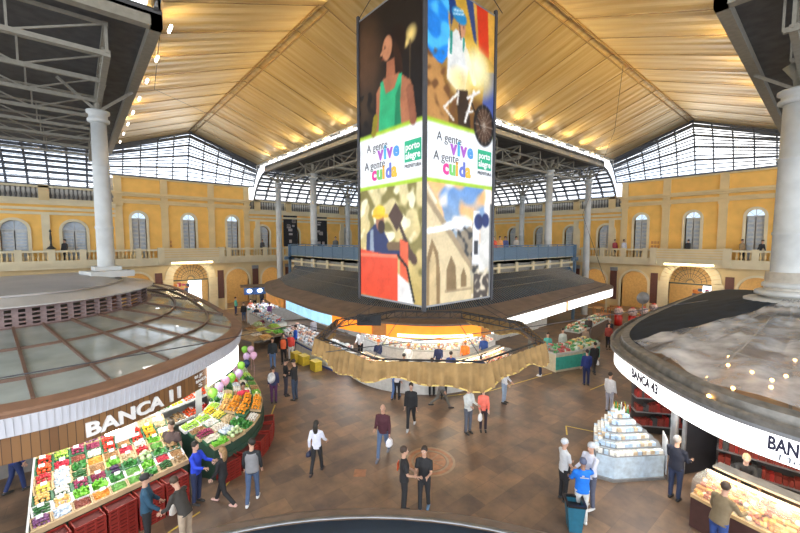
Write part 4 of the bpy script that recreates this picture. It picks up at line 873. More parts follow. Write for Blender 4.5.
# ---------------- produce ----------------
KIND = { # name: (colour, radius, shape, plural words, individually built)
 'orange': ((.95, .34, .02), .042, 'ball', 'oranges', 1), 'tomato': ((.75, .04, .02), .036, 'ball', 'red tomatoes', 1), 'green_apple': ((.42, .60, .08), .038, 'ball', 'green apples', 1),
 'red_apple': ((.55, .03, .04), .038, 'ball', 'dark red apples', 1), 'lime': ((.45, .70, .10), .032, 'ball', 'bright limes', 1), 'peach': ((.92, .50, .16), .038, 'ball', 'yellow peaches', 1), 'lemon': ((.90, .75, .12), .035, 'ball', 'yellow lemons', 1),
 'potato': ((.42, .27, .13), .038, 'oval', 'brown potatoes', 1), 'aubergine': ((.05, .02, .07), .042, 'long', 'dark aubergines', 1), 'cucumber': ((.03, .13, .03), .028, 'long', 'dark green cucumbers', 1), 'bell_pepper': ((.85, .10, .02), .042, 'ball', 'red peppers', 1),
 'yellow_pepper': ((.95, .62, .03), .042, 'ball', 'yellow peppers', 1), 'green_pepper': ((.08, .28, .04), .042, 'ball', 'green peppers', 1), 'onion': ((.36, .05, .12), .036, 'ball', 'red onions', 1), 'garlic': ((.80, .78, .72), .03, 'ball', 'white garlic bulbs', 1), 'plum': ((.22, .08, .20), .03, 'ball', 'purple plums', 1),
 'lettuce': ((.20, .55, .05), .045, 'leaf', 'bright green lettuce leaves', 0), 'kale': ((.04, .22, .04), .045, 'leaf', 'dark green kale leaves', 0), 'green_beans': ((.15, .38, .07), .018, 'stick', 'green beans', 0), 'carrots': ((.85, .30, .04), .02, 'stick', 'thin carrots', 0),
 'grapes': ((.25, .03, .08), .018, 'tiny', 'dark red grapes', 0), 'beans': ((.30, .08, .05), .016, 'tiny', 'red-brown beans', 0), 'berries': ((.55, .03, .06), .02, 'tiny', 'red berries', 0), 'ginger': ((.55, .42, .24), .03, 'tiny', 'knobbly beige roots', 0), 'mushrooms': ((.75, .68, .58), .025, 'tiny', 'pale mushrooms', 0),
 'wrapped': ((.62, .70, .82), .04, 'tiny', 'plastic-wrapped pale packets', 0), 'nuts': ((.40, .22, .09), .018, 'tiny', 'brown nuts', 0), 'cabbage': ((.55, .68, .36), .07, 'ball', 'pale green cabbages', 1), 'spinach': ((.07, .30, .06), .045, 'leaf', 'spinach leaves', 0)}
proto = {}; count = {}
def item(k):
    if k in proto: return proto[k]
    c, r, sh, pl, ind = KIND[k]; m = MB(); mt = mat('skin_of_' + k, c, .35, var=.25, scale=8)
    if sh == 'ball': m.ball((0, 0, 0), r, r, r * .92, 8, 5); 
    elif sh == 'oval': m.ball((0, 0, 0), r * 1.3, r * .9, r * .85, 8, 5)
    else: m.tube([(-r * 2.4, 0, 0), (-r * 1.6, 0, 0), (0, r * .25, 0), (r * 1.8, 0, 0), (r * 2.3, 0, 0)], [r * .3, r * .8, r, r * .8, r * .25], 7)
    proto[k] = m.mesh(k, mt); return proto[k]
def pile(k, x, y, z, rz, w, d, h, where, n=None, slope=0.):
    """a heap of one kind of produce over a w x d rectangle, mounded to height h"""
    c, r, sh, pl, ind = KIND[k]; R = rot_z(rz)
    def place(u, v, lift): q = R @ Vector((u * w / 2, v * d / 2, 0)); return Vector((x + q.x, y + q.y, z + slope * v * d / 2 + lift + h * (1 - u * u) * (1 - v * v)))
    if ind:
        nx = max(2, int(w / (r * 2.05))); ny = max(2, int(d / (r * 2.05)))
        if sh == 'long': nx = max(1, int(w / (r * 4.6)))
        if sh == 'oval': nx = max(2, int(w / (r * 2.7)))
        pts = [((i + .5) / nx * 2 - 1, (j + .5) / ny * 2 - 1, r * .7) for i in range(nx) for j in range(ny)]
        if h > .04: pts += [((i + 1) / nx * 2 - 1, (j + 1) / ny * 2 - 1, r * 1.9) for i in range(nx - 1) for j in range(ny - 1)]
        if count.get(k, 0) + len(pts) <= 290:
            count[k] = count.get(k, 0) + len(pts); me = item(k)
            for (u, v, l) in pts:
                o = bpy.data.objects.new(k, me); col.objects.link(o); o.location = place(u + random.uniform(-.04, .04), v + random.uniform(-.04, .04), l + random.uniform(-.004, .004))
                o.rotation_euler = (random.uniform(-.3, .3), random.uniform(-.2, .2), rz + random.uniform(-.3, .3)) if sh != 'ball' else (0, 0, random.random() * 6)
                tag(o, 'one of the %s %s' % (pl, where), k.replace('_', ' '), '%s %s' % (pl, where))
            return
    m = MB(); n = n or int(w * d / (r * r) * (.7 if sh != 'leaf' else .9)) + 8; n = min(n, 170)
    for q in range(n):
        u = random.uniform(-.95, .95); v = random.uniform(-.95, .95); p = place(u, v, r * random.uniform(.2, 1.1)); p = p - Vector((x, y, z))
        if sh == 'leaf':
            e = Vector((random.uniform(-1, 1), random.uniform(-1, 1), random.uniform(-.2, .9))).normalized() * r * 1.5; f_ = e.cross(Vector((0, 0, 1))).normalized() * r * .8; g = Vector((0, 0, r * .5))
            m.add([p - e, p + f_, p + e + g, p - f_, p + g * .6], [(0, 1, 4), (1, 2, 4), (2, 3, 4), (3, 0, 4)], None, True)
        elif sh == 'stick': a = random.uniform(-.5, .5) + rz; e = Vector((math.cos(a), math.sin(a), random.uniform(-.1, .1))) * r * 3.5; m.tube([p - e, p, p + e], [r * .3, r * .6, r * .25], 4)
        else: m.ball(p, r * random.uniform(.8, 1.1), r, r * .85, 5, 3)
    m.box(-w * .46, w * .46, -d * .46, d * .46, -.03, .01) if False else None
    bs = [R @ Vector((sx * w * .48, sy * d * .48, 0)) + Vector((0, 0, slope * sy * d * .48)) for sx, sy in ((-1, -1), (1, -1), (1, 1), (-1, 1))]
    top = Vector((0, 0, h + r * .3)); m.add(bs + [top], [(0, 1, 4), (1, 2, 4), (2, 3, 4), (3, 0, 4)])
    o = m.build(k + '_heap', mat('skin_of_' + k, c, .4, var=.3, scale=9), None, (x, y, z)); tag(o, 'heap of %s %s' % (pl, where), 'produce', None, 'stuff')
crate_woods = [mat('pale_crate_wood', (.50, .36, .20), .7), mat('white_tray', (.78, .78, .76), .5), mat('green_tray_edge', (.05, .16, .08), .5)]
card = mat('white_price_card', (.9, .9, .88), .5, var=0)
ordn = ['first', 'second', 'third', 'fourth', 'fifth', 'sixth', 'seventh', 'eighth', 'ninth', 'tenth', 'eleventh', 'twelfth', 'thirteenth', 'fourteenth', 'fifteenth']
def tray(x, y, z, rz, w, d, k, where, wood=0, slope=.25, cardp=.35, mound=.05):
    m = MB(); t = .012
    def s(a, b): return slope * b
    R = rot_z(rz)
    def P(u, v, h): q = R @ Vector((u, v, 0)); return (q.x, q.y, slope * v + h)
    for (u0, v0), (u1, v1) in (((-w / 2, -d / 2), (w / 2, -d / 2)), ((w / 2, -d / 2), (w / 2, d / 2)), ((w / 2, d / 2), (-w / 2, d / 2)), ((-w / 2, d / 2), (-w / 2, -d / 2))):
        m.bar(P(u0, v0, .035), P(u1, v1, .035), t * 2, .08)
    m.add([P(-w / 2, -d / 2, 0), P(w / 2, -d / 2, 0), P(w / 2, d / 2, 0), P(-w / 2, d / 2, 0)], [(0, 1, 2, 3)])
    o = m.build('produce_crate', crate_woods[wood % 3], None, (x, y, z)); tag(o, '%s crate of %s %s' % (('wooden', 'white', 'green-edged')[wood % 3], KIND[k][3], where), 'crate')
    pile(k, x, y, z + .03, rz, w - .04, d - .04, mound, where, slope=slope)
    if random.random() < cardp:
        c = MB().obox((0, 0, 0), .11, .012, .075, rz + .05, None, -.5).build('price_card', card, None, (x + random.uniform(-.04, .04), y, z + .13 + mound)); tag(c, 'white price card %s' % where, 'card')
near = [['plum', 'wrapped', 'beans', 'carrots', 'green_beans', 'green_beans', 'spinach', 'cucumber', 'potato'],
        ['cucumber', 'peach', 'lettuce', 'lettuce', 'spinach', 'green_beans', 'lettuce', 'berries', 'nuts'],
        ['peach', 'garlic', 'onion', 'grapes', 'aubergine', 'kale', 'cabbage', 'spinach', 'potato'],
        ['lemon', 'wrapped', 'cucumber', 'nuts', 'lettuce', 'ginger', 'red_apple', 'green_beans', 'nuts'],
        ['red_apple', 'wrapped', 'kale', 'carrots', 'nuts', 'berries', 'garlic', 'lettuce', 'lemon'],
        ['bell_pepper', 'berries', 'beans', 'mushrooms', 'tomato', 'nuts', 'tomato', 'orange', 'mushrooms'],
        ['tomato', 'lime', 'onion', 'grapes', 'tomato', 'green_apple', 'tomato', 'yellow_pepper', 'ginger'],
        ['lemon', 'lime', 'grapes', 'plum', 'onion', 'mushrooms', 'garlic', 'ginger', 'mushrooms']]
FL = Vector((-1.02, 10.55)); FR = Vector((2.05, 11.35)); BL = Vector((-1.02, 13.1)); BR = Vector((1.75, 13.35))
nr_ = len(near); nc_ = 9; rzn = .16
for j, row in enumerate(near):
    for i, k in enumerate(row):
        u = (i + .5) / nc_; v = (j + .5) / nr_; p = (FL * (1 - u) + FR * u) * (1 - v) + (BL * (1 - u) + BR * u) * v
        wv = 'in %s row, %s crate of the nearest stall' % (ordn[j], ordn[i])
        tray(p.x, p.y, .92 + .62 * v, rzn * (1 - v), .315, .30, k, wv, (0, 2, 0, 1, 2, 0, 2)[(i * 7 + j * 3) % 7], mound=.05)
st = thing('produce_stall', 'long sloping produce stall with dark green front beneath the wooden sign band', 'stall')
MB().add([(FL.x, FL.y, 0), (FR.x, FR.y, 0), (BR.x, BR.y, 0), (BL.x, BL.y, 0), (FL.x, FL.y, .88), (FR.x, FR.y, .88), (BR.x, BR.y, 1.5), (BL.x, BL.y, 1.5)], [(0, 1, 5, 4), (1, 2, 6, 5), (2, 3, 7, 6), (3, 0, 4, 7), (4, 5, 6, 7)]).build('stall_body', mat('dark_green_board', (.03, .07, .045), .6), st)
MB().bar((FL.x - .02, FL.y - .04, .93), (FR.x, FR.y - .04, .93), .05, .12).build('front_ledge', crate_woods[0], st); MB().bar((FL.x - .03, FL.y, .93), (BL.x - .03, BL.y, 1.55), .04, .16).build('side_board', white_paint, st)
for k, (px, py) in enumerate(((60, 452), (68, 450), (77, 452))): x, y = at(px, py, 2.1); o = MB().tube([(-.35, .5, -.55), (0, 0, 0), (.0, -.05, .45)], [.11, .13, .10], 8).build('paper_roll', mat('pale_wrapping_paper', (.62, .52, .36), .7), None, (-.75 + k * .24, 13.2, 2.0)); tag(o, '%s of three pale rolls leaning at the left end of the nearest stall' % ('leftmost', 'middle', 'rightmost')[k], 'roll')
# red crates stacked in front
def crate_proto(c, nm='plastic_crate'):
    m = MB()
    for z in (.0, .07, .14, .21):
        for a, b in (((-.26, -.18), (.26, -.18)), ((.26, -.18), (.26, .18)), ((.26, .18), (-.26, .18)), ((-.26, .18), (-.26, -.18))): m.bar((*a, z + .02), (*b, z + .02), .018, .04)
    for a in ((-.26, -.18), (.26, -.18), (.26, .18), (-.26, .18), (0, -.18), (0, .18), (-.13, -.18), (.13, -.18)): m.bar((*a, 0), (*a, .25), .03, .03)
    m.box(-.25, .25, -.17, .17, 0, .015); m.box(-.24, .24, -.165, .165, .02, .2, mat('dark_inside', (.02, .01, .01), .8)) ; return m.mesh(nm, mat('crate_red', c, .4, var=.1))
m_ = MB(); cr_red = None
mr = mat('red_plastic', (.26, .022, .015), .45)
def crate_mesh():
    m = MB()
    for z in (.0, .08, .16, .24):
        for a, b in (((-.26, -.18), (.26, -.18)), ((.26, -.18), (.26, .18)), ((.26, .18), (-.26, .18)), ((-.26, .18), (-.26, -.18))): m.bar((*a, z + .02), (*b, z + .02), .02, .05, mr)
    for a in ((-.26, -.18), (.26, -.18), (.26, .18), (-.26, .18), (-.09, -.18), (.09, -.18)): m.bar((*a, 0), (*a, .28), .035, .035, mr)
    m.box(-.24, .24, -.165, .165, .01, .24, mat('crate_inside', (.10, .012, .01), .8)); return m.mesh('plastic_crate')
cme = crate_mesh(); nct = 0
for i in range(5):
    for j in range(3):
        u = .09 + i * .19; p = FL * (1 - u) + FR * u; o = bpy.data.objects.new('plastic_crate', cme); col.objects.link(o); o.location = (p.x + .06, p.y - .26, j * .285); o.rotation_euler.z = .26
        tag(o, 'red plastic crate under the nearest stall, %s stack from the left, %s' % (ordn[i], ('bottom', 'middle', 'top')[j]), 'crate', 'red crates under the nearest stall')
# second stall, curving along the walkway
outr = spline([(2.75, 11.45), (3.75, 11.85), (4.65, 12.9), (5.25, 14.6), (5.6, 16.6), (5.75, 18.6)], False, 8); innr = spline([(2.1, 12.5), (2.75, 13.0), (3.3, 14.0), (3.7, 15.2), (3.95, 16.9), (4.1, 18.8)], False, 8)
Lo = arclen(outr); Li = arclen(innr)
sec = [['lettuce', 'cabbage', 'kale', 'garlic', 'orange', 'orange', 'cabbage', 'lettuce', 'nuts', 'green_beans', 'kale', 'lime', 'cabbage', 'wrapped', 'lettuce'],
       ['mushrooms', 'wrapped', 'spinach', 'orange', 'orange', 'orange', 'ginger', 'garlic', 'green_apple', 'mushrooms', 'lettuce', 'nuts', 'garlic', 'spinach', 'nuts'],
       ['onion', 'mushrooms', 'ginger', 'orange', 'orange', 'lemon', 'nuts', 'garlic', 'wrapped', 'tomato', 'green_beans', 'cabbage', 'lime', 'grapes', 'beans'],
       ['nuts', 'garlic', 'lemon', 'peach', 'peach', 'lemon', 'ginger', 'cucumber', 'kale', 'mushrooms', 'berries', 'lettuce', 'nuts', 'garlic', 'lime'],
       ['lime', 'lime', 'yellow_pepper', 'lime', 'kale', 'wrapped', 'onion', 'mushrooms', 'spinach', 'beans', 'wrapped', 'aubergine', 'ginger', 'peach', 'kale']]
nc2 = 15; nr2 = 5
for j, row in enumerate(sec):
    for i, k in enumerate(row):
        u = (i + .5) / nc2; v = (j + .5) / nr2; po, to = along(outr, Lo, u * Lo[-1]); pi_, ti = along(innr, Li, u * Li[-1]); p = po * (1 - v) + pi_ * v; a = math.atan2(to.y, to.x)
        big = k == 'orange'
        tray(p.x, p.y, .92 + .42 * v + (.12 if big else 0), a, .50, .33, k, 'in %s row, %s crate of the curved stall' % (ordn[j], ordn[i]), (0, 2, 0, 2, 1)[(i * 5 + j) % 5], slope=.2, cardp=.12, mound=.16 if big else .07)
m = MB(); n = len(outr); rg = []
for fz, pts in (((0,), outr), ((.9,), outr)): rg.append([(p[0], p[1], fz[0]) for p in pts])
rg.append([(p[0], p[1], 1.3) for p in innr]); rg.append([(p[0], p[1], 0) for p in innr]); m.loft(rg, False); m.add([rg[0][0], rg[1][0], rg[2][0], rg[3][0], rg[0][-1], rg[1][-1], rg[2][-1], rg[3][-1]], [(0, 1, 2, 3), (4, 7, 6, 5)])
st2 = thing('produce_stall', 'curved produce stall heaped with oranges along the left walkway', 'stall'); m.build('stall_body', mat('dark_green_board', (.03, .07, .045)), st2)
o2_ = [Vector((p[0], p[1], 0)) for p in outr]
mb = MB()
for p, q in zip(outr, outr[1:]): mb.bar((p[0] + .02, p[1] - .03, .55), (q[0] + .02, q[1] - .03, .55), .05, .22, mat('dark_green_board', (.03, .07, .045)))
mb.build('front_skirting', None, st2)
i = 0; s = .3
while s < 3.4:
    p, t = along(outr, Lo, s); a = math.atan2(t.y, t.x)
    for j in range(2): 
        o = bpy.data.objects.new('plastic_crate', cme); col.objects.link(o); o.location = (p.x + t.y * .2, p.y - t.x * .2, j * .285); o.rotation_euler.z = a; tag(o, 'red plastic crate leaning on the curved stall, %s from the near end, %s' % (ordn[min(i, 13)], ('below', 'on top')[j]), 'crate', 'red crates beside the curved stall')
    s += .62; i += 1
# back shelf with peppers behind the brown-shirted seller
sh = thing('shelf_unit', 'grey two-tier shelf of peppers behind the seller in the brown shirt', 'shelf', (2.2, 14.3, 0), .35)
MB().box(-1.1, 1.1, -.3, .3, 1.45, 1.5).build('shelf_board', grey_metal, sh); MB().box(-1.1, 1.1, -.3, .3, .9, .95).build('shelf_board', grey_metal, sh); MB().box(-1.1, 1.1, .25, .3, 0, 2.6).build('back_board', white_paint, sh)
for x in (-1.08, 1.08): MB().box(x - .03, x + .03, -.28, .28, 0, 2.2).build('side_post', grey_metal, sh)
for i, k in enumerate(('orange', 'green_pepper', 'yellow_pepper', 'bell_pepper', 'bell_pepper')):
    a = .35; x = -.88 + i * .44; tray(2.2 + x * math.cos(a) + .05, 14.22 + x * math.sin(a), 1.52, a, .42, .45, k, 'on the upper pepper shelf, %s from left' % ordn[i], 1, .25, .2, .08)
for i, k in enumerate(('nuts', 'ginger', 'potato', 'bell_pepper', 'tomato')):
    a = .35; x = -.88 + i * .44; tray(2.2 + x * math.cos(a) + .1, 14.12 + x * math.sin(a), .98, a, .42, .45, k, 'on the lower pepper shelf, %s from left' % ordn[i], 1, .2, .2, .08)
o = MB().box(-.09, .09, -.06, .06, 0, 3.3).build('white_post', white_paint, None, (2.9, 13.9, 0)); tag(o, 'white square post between the pepper shelf and the oranges', 'post')
o = MB().tube([(0, 0, 0), (.02, 0, .4), (-.02, 0, .9), (0, 0, 1.2)], [.06, .16, .17, .05], 9).build('garlic_braid', mat('pale_green_braid', (.42, .45, .26), .8, var=.4, scale=14), None, (3.2, 13.7, 1.6)); tag(o, 'hanging pale green braid beside the white post', 'braid')
wt = MB().box(-.2, .2, -.02, .02, -.14, .18).bar((-.19, 0, .16), (-.19, 0, 1.08), .01).bar((.19, 0, .16), (.19, 0, 1.08), .01).build('white_notice', card, None, (*at(125, 434, 2.3), 2.3), .2); tag(wt, 'blank white notice below the wooden sign band', 'sign')
# balloons
bal = [('pink', (.88, .52, .75)), ('lilac', (.70, .50, .80)), ('green', (.35, .80, .10)), ('navy', (.02, .04, .12))]
for k, (px, py, c) in enumerate(((254, 349, 0), (250, 356, 1), (257, 355, 0), (248, 349, 2), (245, 365, 2), (243, 373, 1), (236, 377, 2), (230, 380, 0), (224, 386, 1), (250, 363, 3), (233, 370, 3), (218, 392, 2), (238, 366, 0))):
    x, y = at(px, py, 2.0); x -= .15; r = .15
    o = MB().lathe((0, 0, 0), [(.012, -.2), (.02, -.17), (r * .55, -.12), (r * .9, -.04), (r, .04), (r * .8, .12), (r * .4, .165), (.01, .175)], 12).tube([(0, 0, -.2), (.02, 0, -.5), (0, 0, -.95)], .004, 4).build('balloon', mat('balloon_%s' % bal[c][0], bal[c][1], .25, var=.05), None, (x, y, 2.0)); 
    tag(o, '%s balloon tied over the curved stall, %s from its far end' % (bal[c][0], ordn[min(k, 13)]), 'balloon', 'balloons over the curved stall')
# ---------------- counters ----------------
cglass = seethrough('counter_glass', (.8, .85, .85), .16, .05, .05, 2); 
def counter(name, label, outer, depth, hh, body_c, goods, lit, group=None, rows_=3, gl=True, gh=.38, inside=None, dens=1., panel=None):
    """display counter along a polyline; stock stands on stepped shelves towards the back"""
    P = spline(outer, False, 5) if len(outer) > 2 else [Vector((*outer[0], 0)), Vector((*outer[1], 0))]; L = arclen(P); t = thing(name, label, 'counter', (0, 0, 0), 0, group)
    def off(d, z):
        r = []
        for i in range(len(P)):
            a = P[max(i - 1, 0)]; b = P[min(i + 1, len(P) - 1)]; tt = Vector((b[0] - a[0], b[1] - a[1])).normalized(); r.append((P[i][0] - tt.y * d, P[i][1] + tt.x * d, z))
        return r
    def closed_strip(prof, nm, mt, par=t):
        rg = [off(d, z) for d, z in prof]; m = MB().loft(rg + [rg[0]], False); m.add([r[0] for r in rg], [tuple(range(len(rg)))]); m.add([r[-1] for r in rg], [tuple(range(len(rg)))]); return m.build(nm, mt, par)
    closed_strip([(0, .0), (0, hh - gh - .08), (depth, hh - gh - .08), (depth, 0)], 'base', body_c)
    if panel:
        closed_strip([(-.015, .12), (-.015, hh - gh - .2), (.0, hh - gh - .2), (.0, .12)], 'front_panel', panel)
    closed_strip([(-.02, hh - gh - .08), (-.02, hh - gh), (depth, hh - gh), (depth, hh - gh - .08)], 'display_deck', inside or white_paint)
    if gl:
        MB().loft([off(-.02, hh - gh), off(.03, hh - .08), off(.16, hh)], False).build('curved_glass', cglass, t)
        closed_strip([(.16, hh - .02), (.16, hh + .02), (depth * .55, hh + .02), (depth * .55, hh - .02)], 'glass_top', cglass); closed_strip([(depth * .72, hh - .02), (depth * .72, hh + .03), (depth, hh + .03), (depth, hh - .02)], 'worktop', grey_metal)
    if lit: closed_strip([(depth * .55, hh - .07), (depth * .55, hh - .03), (depth * .6, hh - .03), (depth * .6, hh - .07)], 'tube_light', lit)
    mats_ = [mat('stock_%d_%d_%d' % tuple(int(q * 99) for q in c), c, .5, var=.3, scale=12) for c in goods]; m = MB(); rnd = random.Random(len(label))
    span = depth * (.66 if gl else .9)
    for r in range(rows_):
        d = .06 + span * (r + .5) / rows_; s = .08
        while s < L[-1] - .06:
            p, tt = along(P, L, s); w_ = rnd.uniform(.10, .2); q = p + Vector((-tt.y, tt.x)) * d; zz = hh - gh + .0 + (.07 * r if not gl else .05 * r); hgt = rnd.uniform(.05, .11) * (1 if gl else 1.6)
            if rnd.random() < .5: m.obox((q.x, q.y, zz + hgt / 2), w_ * .9, span / rows_ * .8, hgt, math.atan2(tt.y, tt.x), rnd.choice(mats_))
            else:
                for _ in range(3): m.ball((q.x + rnd.uniform(-.06, .06), q.y + rnd.uniform(-.06, .06), zz + .04), w_ * .4, w_ * .35, hgt * .7, 7, 4, rnd.choice(mats_))
            s += w_ / dens
    so = m.build('stock', None, t); so['kind'] = 'stuff'; return t
lit_w = mat('counter_tube', (1, .97, .9), .5, emit=5, var=0); lit_warm = mat('counter_tube_warm', (1, .72, .38), .5, emit=6, var=0)
cheese = [(.80, .45, .10), (.85, .62, .25), (.62, .28, .07), (.90, .80, .58), (.48, .14, .06), (.82, .52, .15), (.75, .35, .08)]
counter('deli_counter', 'long curved glass deli counter of cheeses at the lower right', [(11.1, 2.0), (10.95, 1.4), (10.8, .5), (10.65, -.5), (10.6, -1.7), (10.8, -3.2)], 1.3, 1.25, mat('dark_maroon_counter', (.07, .03, .025), .5), cheese, lit_warm, rows_=6, gh=.42, dens=1.3, inside=mat('warm_deck', (.62, .42, .20), .5))
fishy = [(.85, .85, .86), (.60, .65, .70), (.9, .88, .85), (.55, .25, .2), (.3, .35, .4), (.95, .95, .95), (.8, .5, .35)]
counter('fish_counter', 'brilliant white fish counter with blue skirting left of the cloth ring', [(10.3, 24.5), (10.05, 21.5), (9.95, 18.6), (10.1, 16.8)], 1.3, 1.05, mat('blue_skirting', (.04, .09, .35), .5), fishy, None, rows_=5, gl=False, gh=.25, panel=inner_white)
mid = [(.95, .55, .2), (.9, .88, .8), (.75, .15, .08), (.92, .75, .4), (.7, .35, .15), (.95, .92, .88), (.4, .2, .1)]
counter('deli_counter', 'bright curved meat and cheese counter behind the cloth ring', [(10.35, 15.9), (10.3, 14.4), (10.8, 12.9), (11.9, 11.6), (13.5, 10.9), (15.6, 10.75), (17.4, 10.9)], 1.1, 1.2, mat('white_counter', (.65, .64, .6), .5), mid, lit_warm, rows_=4)
counter('back_counter', 'second bright counter behind the sellers in orange caps', [(13.2, 19), (13.2, 16.2), (14.2, 14.4), (16.2, 13.2), (19.0, 13.2)], .8, 1.35, inner_white, mid + fishy, lit_w, rows_=3)
turq = mat('turquoise_panel', (.05, .38, .30), .5, var=.15); orp = mat('orange_panel', (.75, .20, .05), .5)
counter('market_counter', 'turquoise-fronted counter on the left side of the right walkway', [(18.9, 9.35), (20.7, 8.75)], 1.0, 1.1, mat('cream_counter', (.55, .50, .36), .5), [(.1, .35, .12), (.6, .7, .6), (.3, .35, .3), (.5, .1, .1)], None, rows_=3, gl=False, gh=.1, panel=turq)
counter('market_counter', 'turquoise and orange fronted counter nearer the far end of the right walkway', [(20.8, 8.75), (23.0, 8.75)], 1.0, 1.1, mat('cream_counter', (.55, .50, .36), .5), [(.1, .35, .12), (.6, .7, .6), (.7, .5, .2), (.2, .2, .2)], None, rows_=3, gl=False, gh=.1, panel=turq)
counter('market_counter', 'dark stocked counter at the far end of the right walkway', [(24.5, 10.6), (31, 11.2)], 1.0, 1.1, mat('dark_counter', (.15, .10, .07), .5), [(.5, .2, .1), (.6, .5, .3), (.1, .3, .15), (.6, .6, .6)], None, rows_=3, gl=False, gh=.1)
counter('market_counter', 'far stocked counter on the right side of the fish stall walkway', [(10.6, 31.5), (10.4, 26)], 1.0, 1.1, inner_white, fishy + [(.1, .3, .5), (.6, .1, .1)], None, rows_=3, gl=False, gh=.1)
counter('market_counter', 'far stocked counter along the left kiosk side of the left walkway', [(4.9, 19.6), (5.0, 27)], -1.0, 1.0, mat('dark_counter', (.15, .10, .07)), [(.5, .5, .1), (.2, .5, .1), (.7, .6, .2), (.5, .1, .1)], None, rows_=3, gl=False, gh=.1)
# yellow boxes on the floor
for k, (px, py) in enumerate(((296, 361), (304, 364), (316, 370))):
    x, y = at(px, py, 0); o = MB().box(-.2, .2, -.3, .3, 0, .5).box(-.215, .215, -.315, .315, .46, .52).box(-.17, .17, -.305, .305, .1, .4).build('storage_box', mat('mustard_plastic', (.62, .46, .04), .5), None, (x, y, 0)); tag(o, '%s of the three mustard boxes on the floor by the fish counter' % ('leftmost', 'middle', 'rightmost')[k], 'box')
# white refrigerated egg and dairy case by the right kiosk
cs = thing('dairy_case', 'pale blue and white dairy display case standing under the BANCA 43 sign', 'display case')
ft = [at(607, 474, 0), at(612, 482, 0), at(664, 480, 0), (13.6, 3.0), (14.4, 4.6), (13.0, 5.0)]; ft = [(11.35, 4.3), (11.5, 3.85), (12.75, 2.95), (13.5, 3.3), (14.2, 4.5), (12.9, 5.0)]
pale = mat('pale_blue_case', (.50, .62, .74), .4, var=.2, scale=6); MB().prism(ft, .06, .72).build('case_body', pale, cs); MB().prism([(p[0] + (p[0] - 12.9) * .05, p[1] + (p[1] - 4) * .05) for p in ft], 0, .08).build('kick_plate', grey_metal, cs)
c0 = Vector((13.85, 4.6)); cols_ = [(.80, .82, .85), (.60, .48, .34), (.50, .64, .80), (.85, .85, .80), (.70, .72, .70)]
lit_case = mat('case_white', (.88, .90, .92), .35, var=.1, scale=10)
for j in range(6):
    f = 1 - j * .14; z = .72 + j * .085; pts = [(c0.x + (p[0] - c0.x) * f, c0.y + (p[1] - c0.y) * f) for p in ft]; MB().prism(pts, z, z + .02).build('shelf', grey_metal, cs)
    m = MB(); rnd = random.Random(j)
    for i in (0, 1, 5):
        a = Vector(pts[i]); b = Vector(pts[(i + 1) % 6]); n = int((b - a).length / .13)
        for q in range(n):
            p = a + (b - a) * (q + .5) / n; p = p + (c0 - p).normalized() * .1; m.obox((p.x, p.y, z + .07), .11, .12, .10, math.atan2((b - a).y, (b - a).x), mat('carton_%d' % rnd.randrange(5), cols_[rnd.randrange(5)], .5))
    o = m.build('cartons', None, cs); o['kind'] = 'stuff'; MB().prism([(c0.x + (p[0] - c0.x) * (f - .16), c0.y + (p[1] - c0.y) * (f - .16)) for p in ft], z, z + .085).build('shelf_riser', lit_case, cs)
a = Vector((12.78, 2.94)); 
MB().obox((13.14, 3.05, .62), .62, .03, 1.05, .42).build('end_door', mat('white_door', (.82, .83, .84), .4), cs)
m = MB(); rnd = random.Random(3)
for i in range(26): x = 13.6 + rnd.random() * .5; y = 4.25 + rnd.random() * .5; m.lathe((x, y, 1.18), [(.035, 0), (.035, .14), (.015, .19), (.015, .25)], 7, mat('bottle_%d' % (i % 4), [(.05, .2, .06), (.55, .3, .03), (.2, .03, .02), (.7, .7, .65)][i % 4], .2))
o = m.build('bottles', None, cs); o['kind'] = 'stuff'
sp = thing('shop_partition', 'dark doorway panel between the dairy case and the deli counter', 'panel', (13.6, 2.6, 0), -.5); MB().box(-.1, 1.6, -.04, .04, 0, 3.3).build('panel', mat('black_panel', (.02, .02, .025), .5), sp); MB().box(-.16, -.1, -.05, .05, 0, 3.3).build('post', grey_metal, sp)
o = MB().lathe((0, 0, 0), [(.10, 0), (.09, 3.35)], 14).build('grey_post', grey_metal, None, (12.75, 2.75, 0)); tag(o, 'grey round post beside the deli counter end', 'post')
# shelves of red goods in the right kiosk
for k, (x, y, rz, lab) in enumerate(((14.2, .9, -1.45, 'shelf of red packets behind the deli counter'), (14.3, -1.5, -1.6, 'dark shelf of maroon packets deep in the right kiosk'), (15.6, 3.6, -.9, 'shelf of colourful packets behind the dairy case'))):
    s_ = thing('shelf_unit', lab, 'shelf', (x, y, 0), rz)
    MB().box(-1.1, 1.1, .18, .22, 0, 2.9).build('back_board', mat('dark_board', (.06, .05, .045), .6), s_)
    for z in (.4, .9, 1.4, 1.9, 2.4): MB().box(-1.1, 1.1, -.2, .2, z, z + .03).build('shelf', grey_metal, s_)
    m = MB(); rnd = random.Random(k + 20); cs_ = [(.28, .02, .015), (.45, .34, .2), (.20, .03, .02), (.05, .05, .05), (.5, .45, .4), (.25, .10, .05)]
    for z in (.43, .93, 1.43, 1.93, 2.43):
        x_ = -1.05
        while x_ < 1.0: w_ = rnd.uniform(.07, .16); m.box(x_, x_ + w_ * .9, -.15, .1, z, z + rnd.uniform(.15, .34), mat('packet_%d' % rnd.randrange(6), cs_[rnd.randrange(6)], .5)); x_ += w_
    o = m.build('packets', None, s_); o['kind'] = 'stuff'
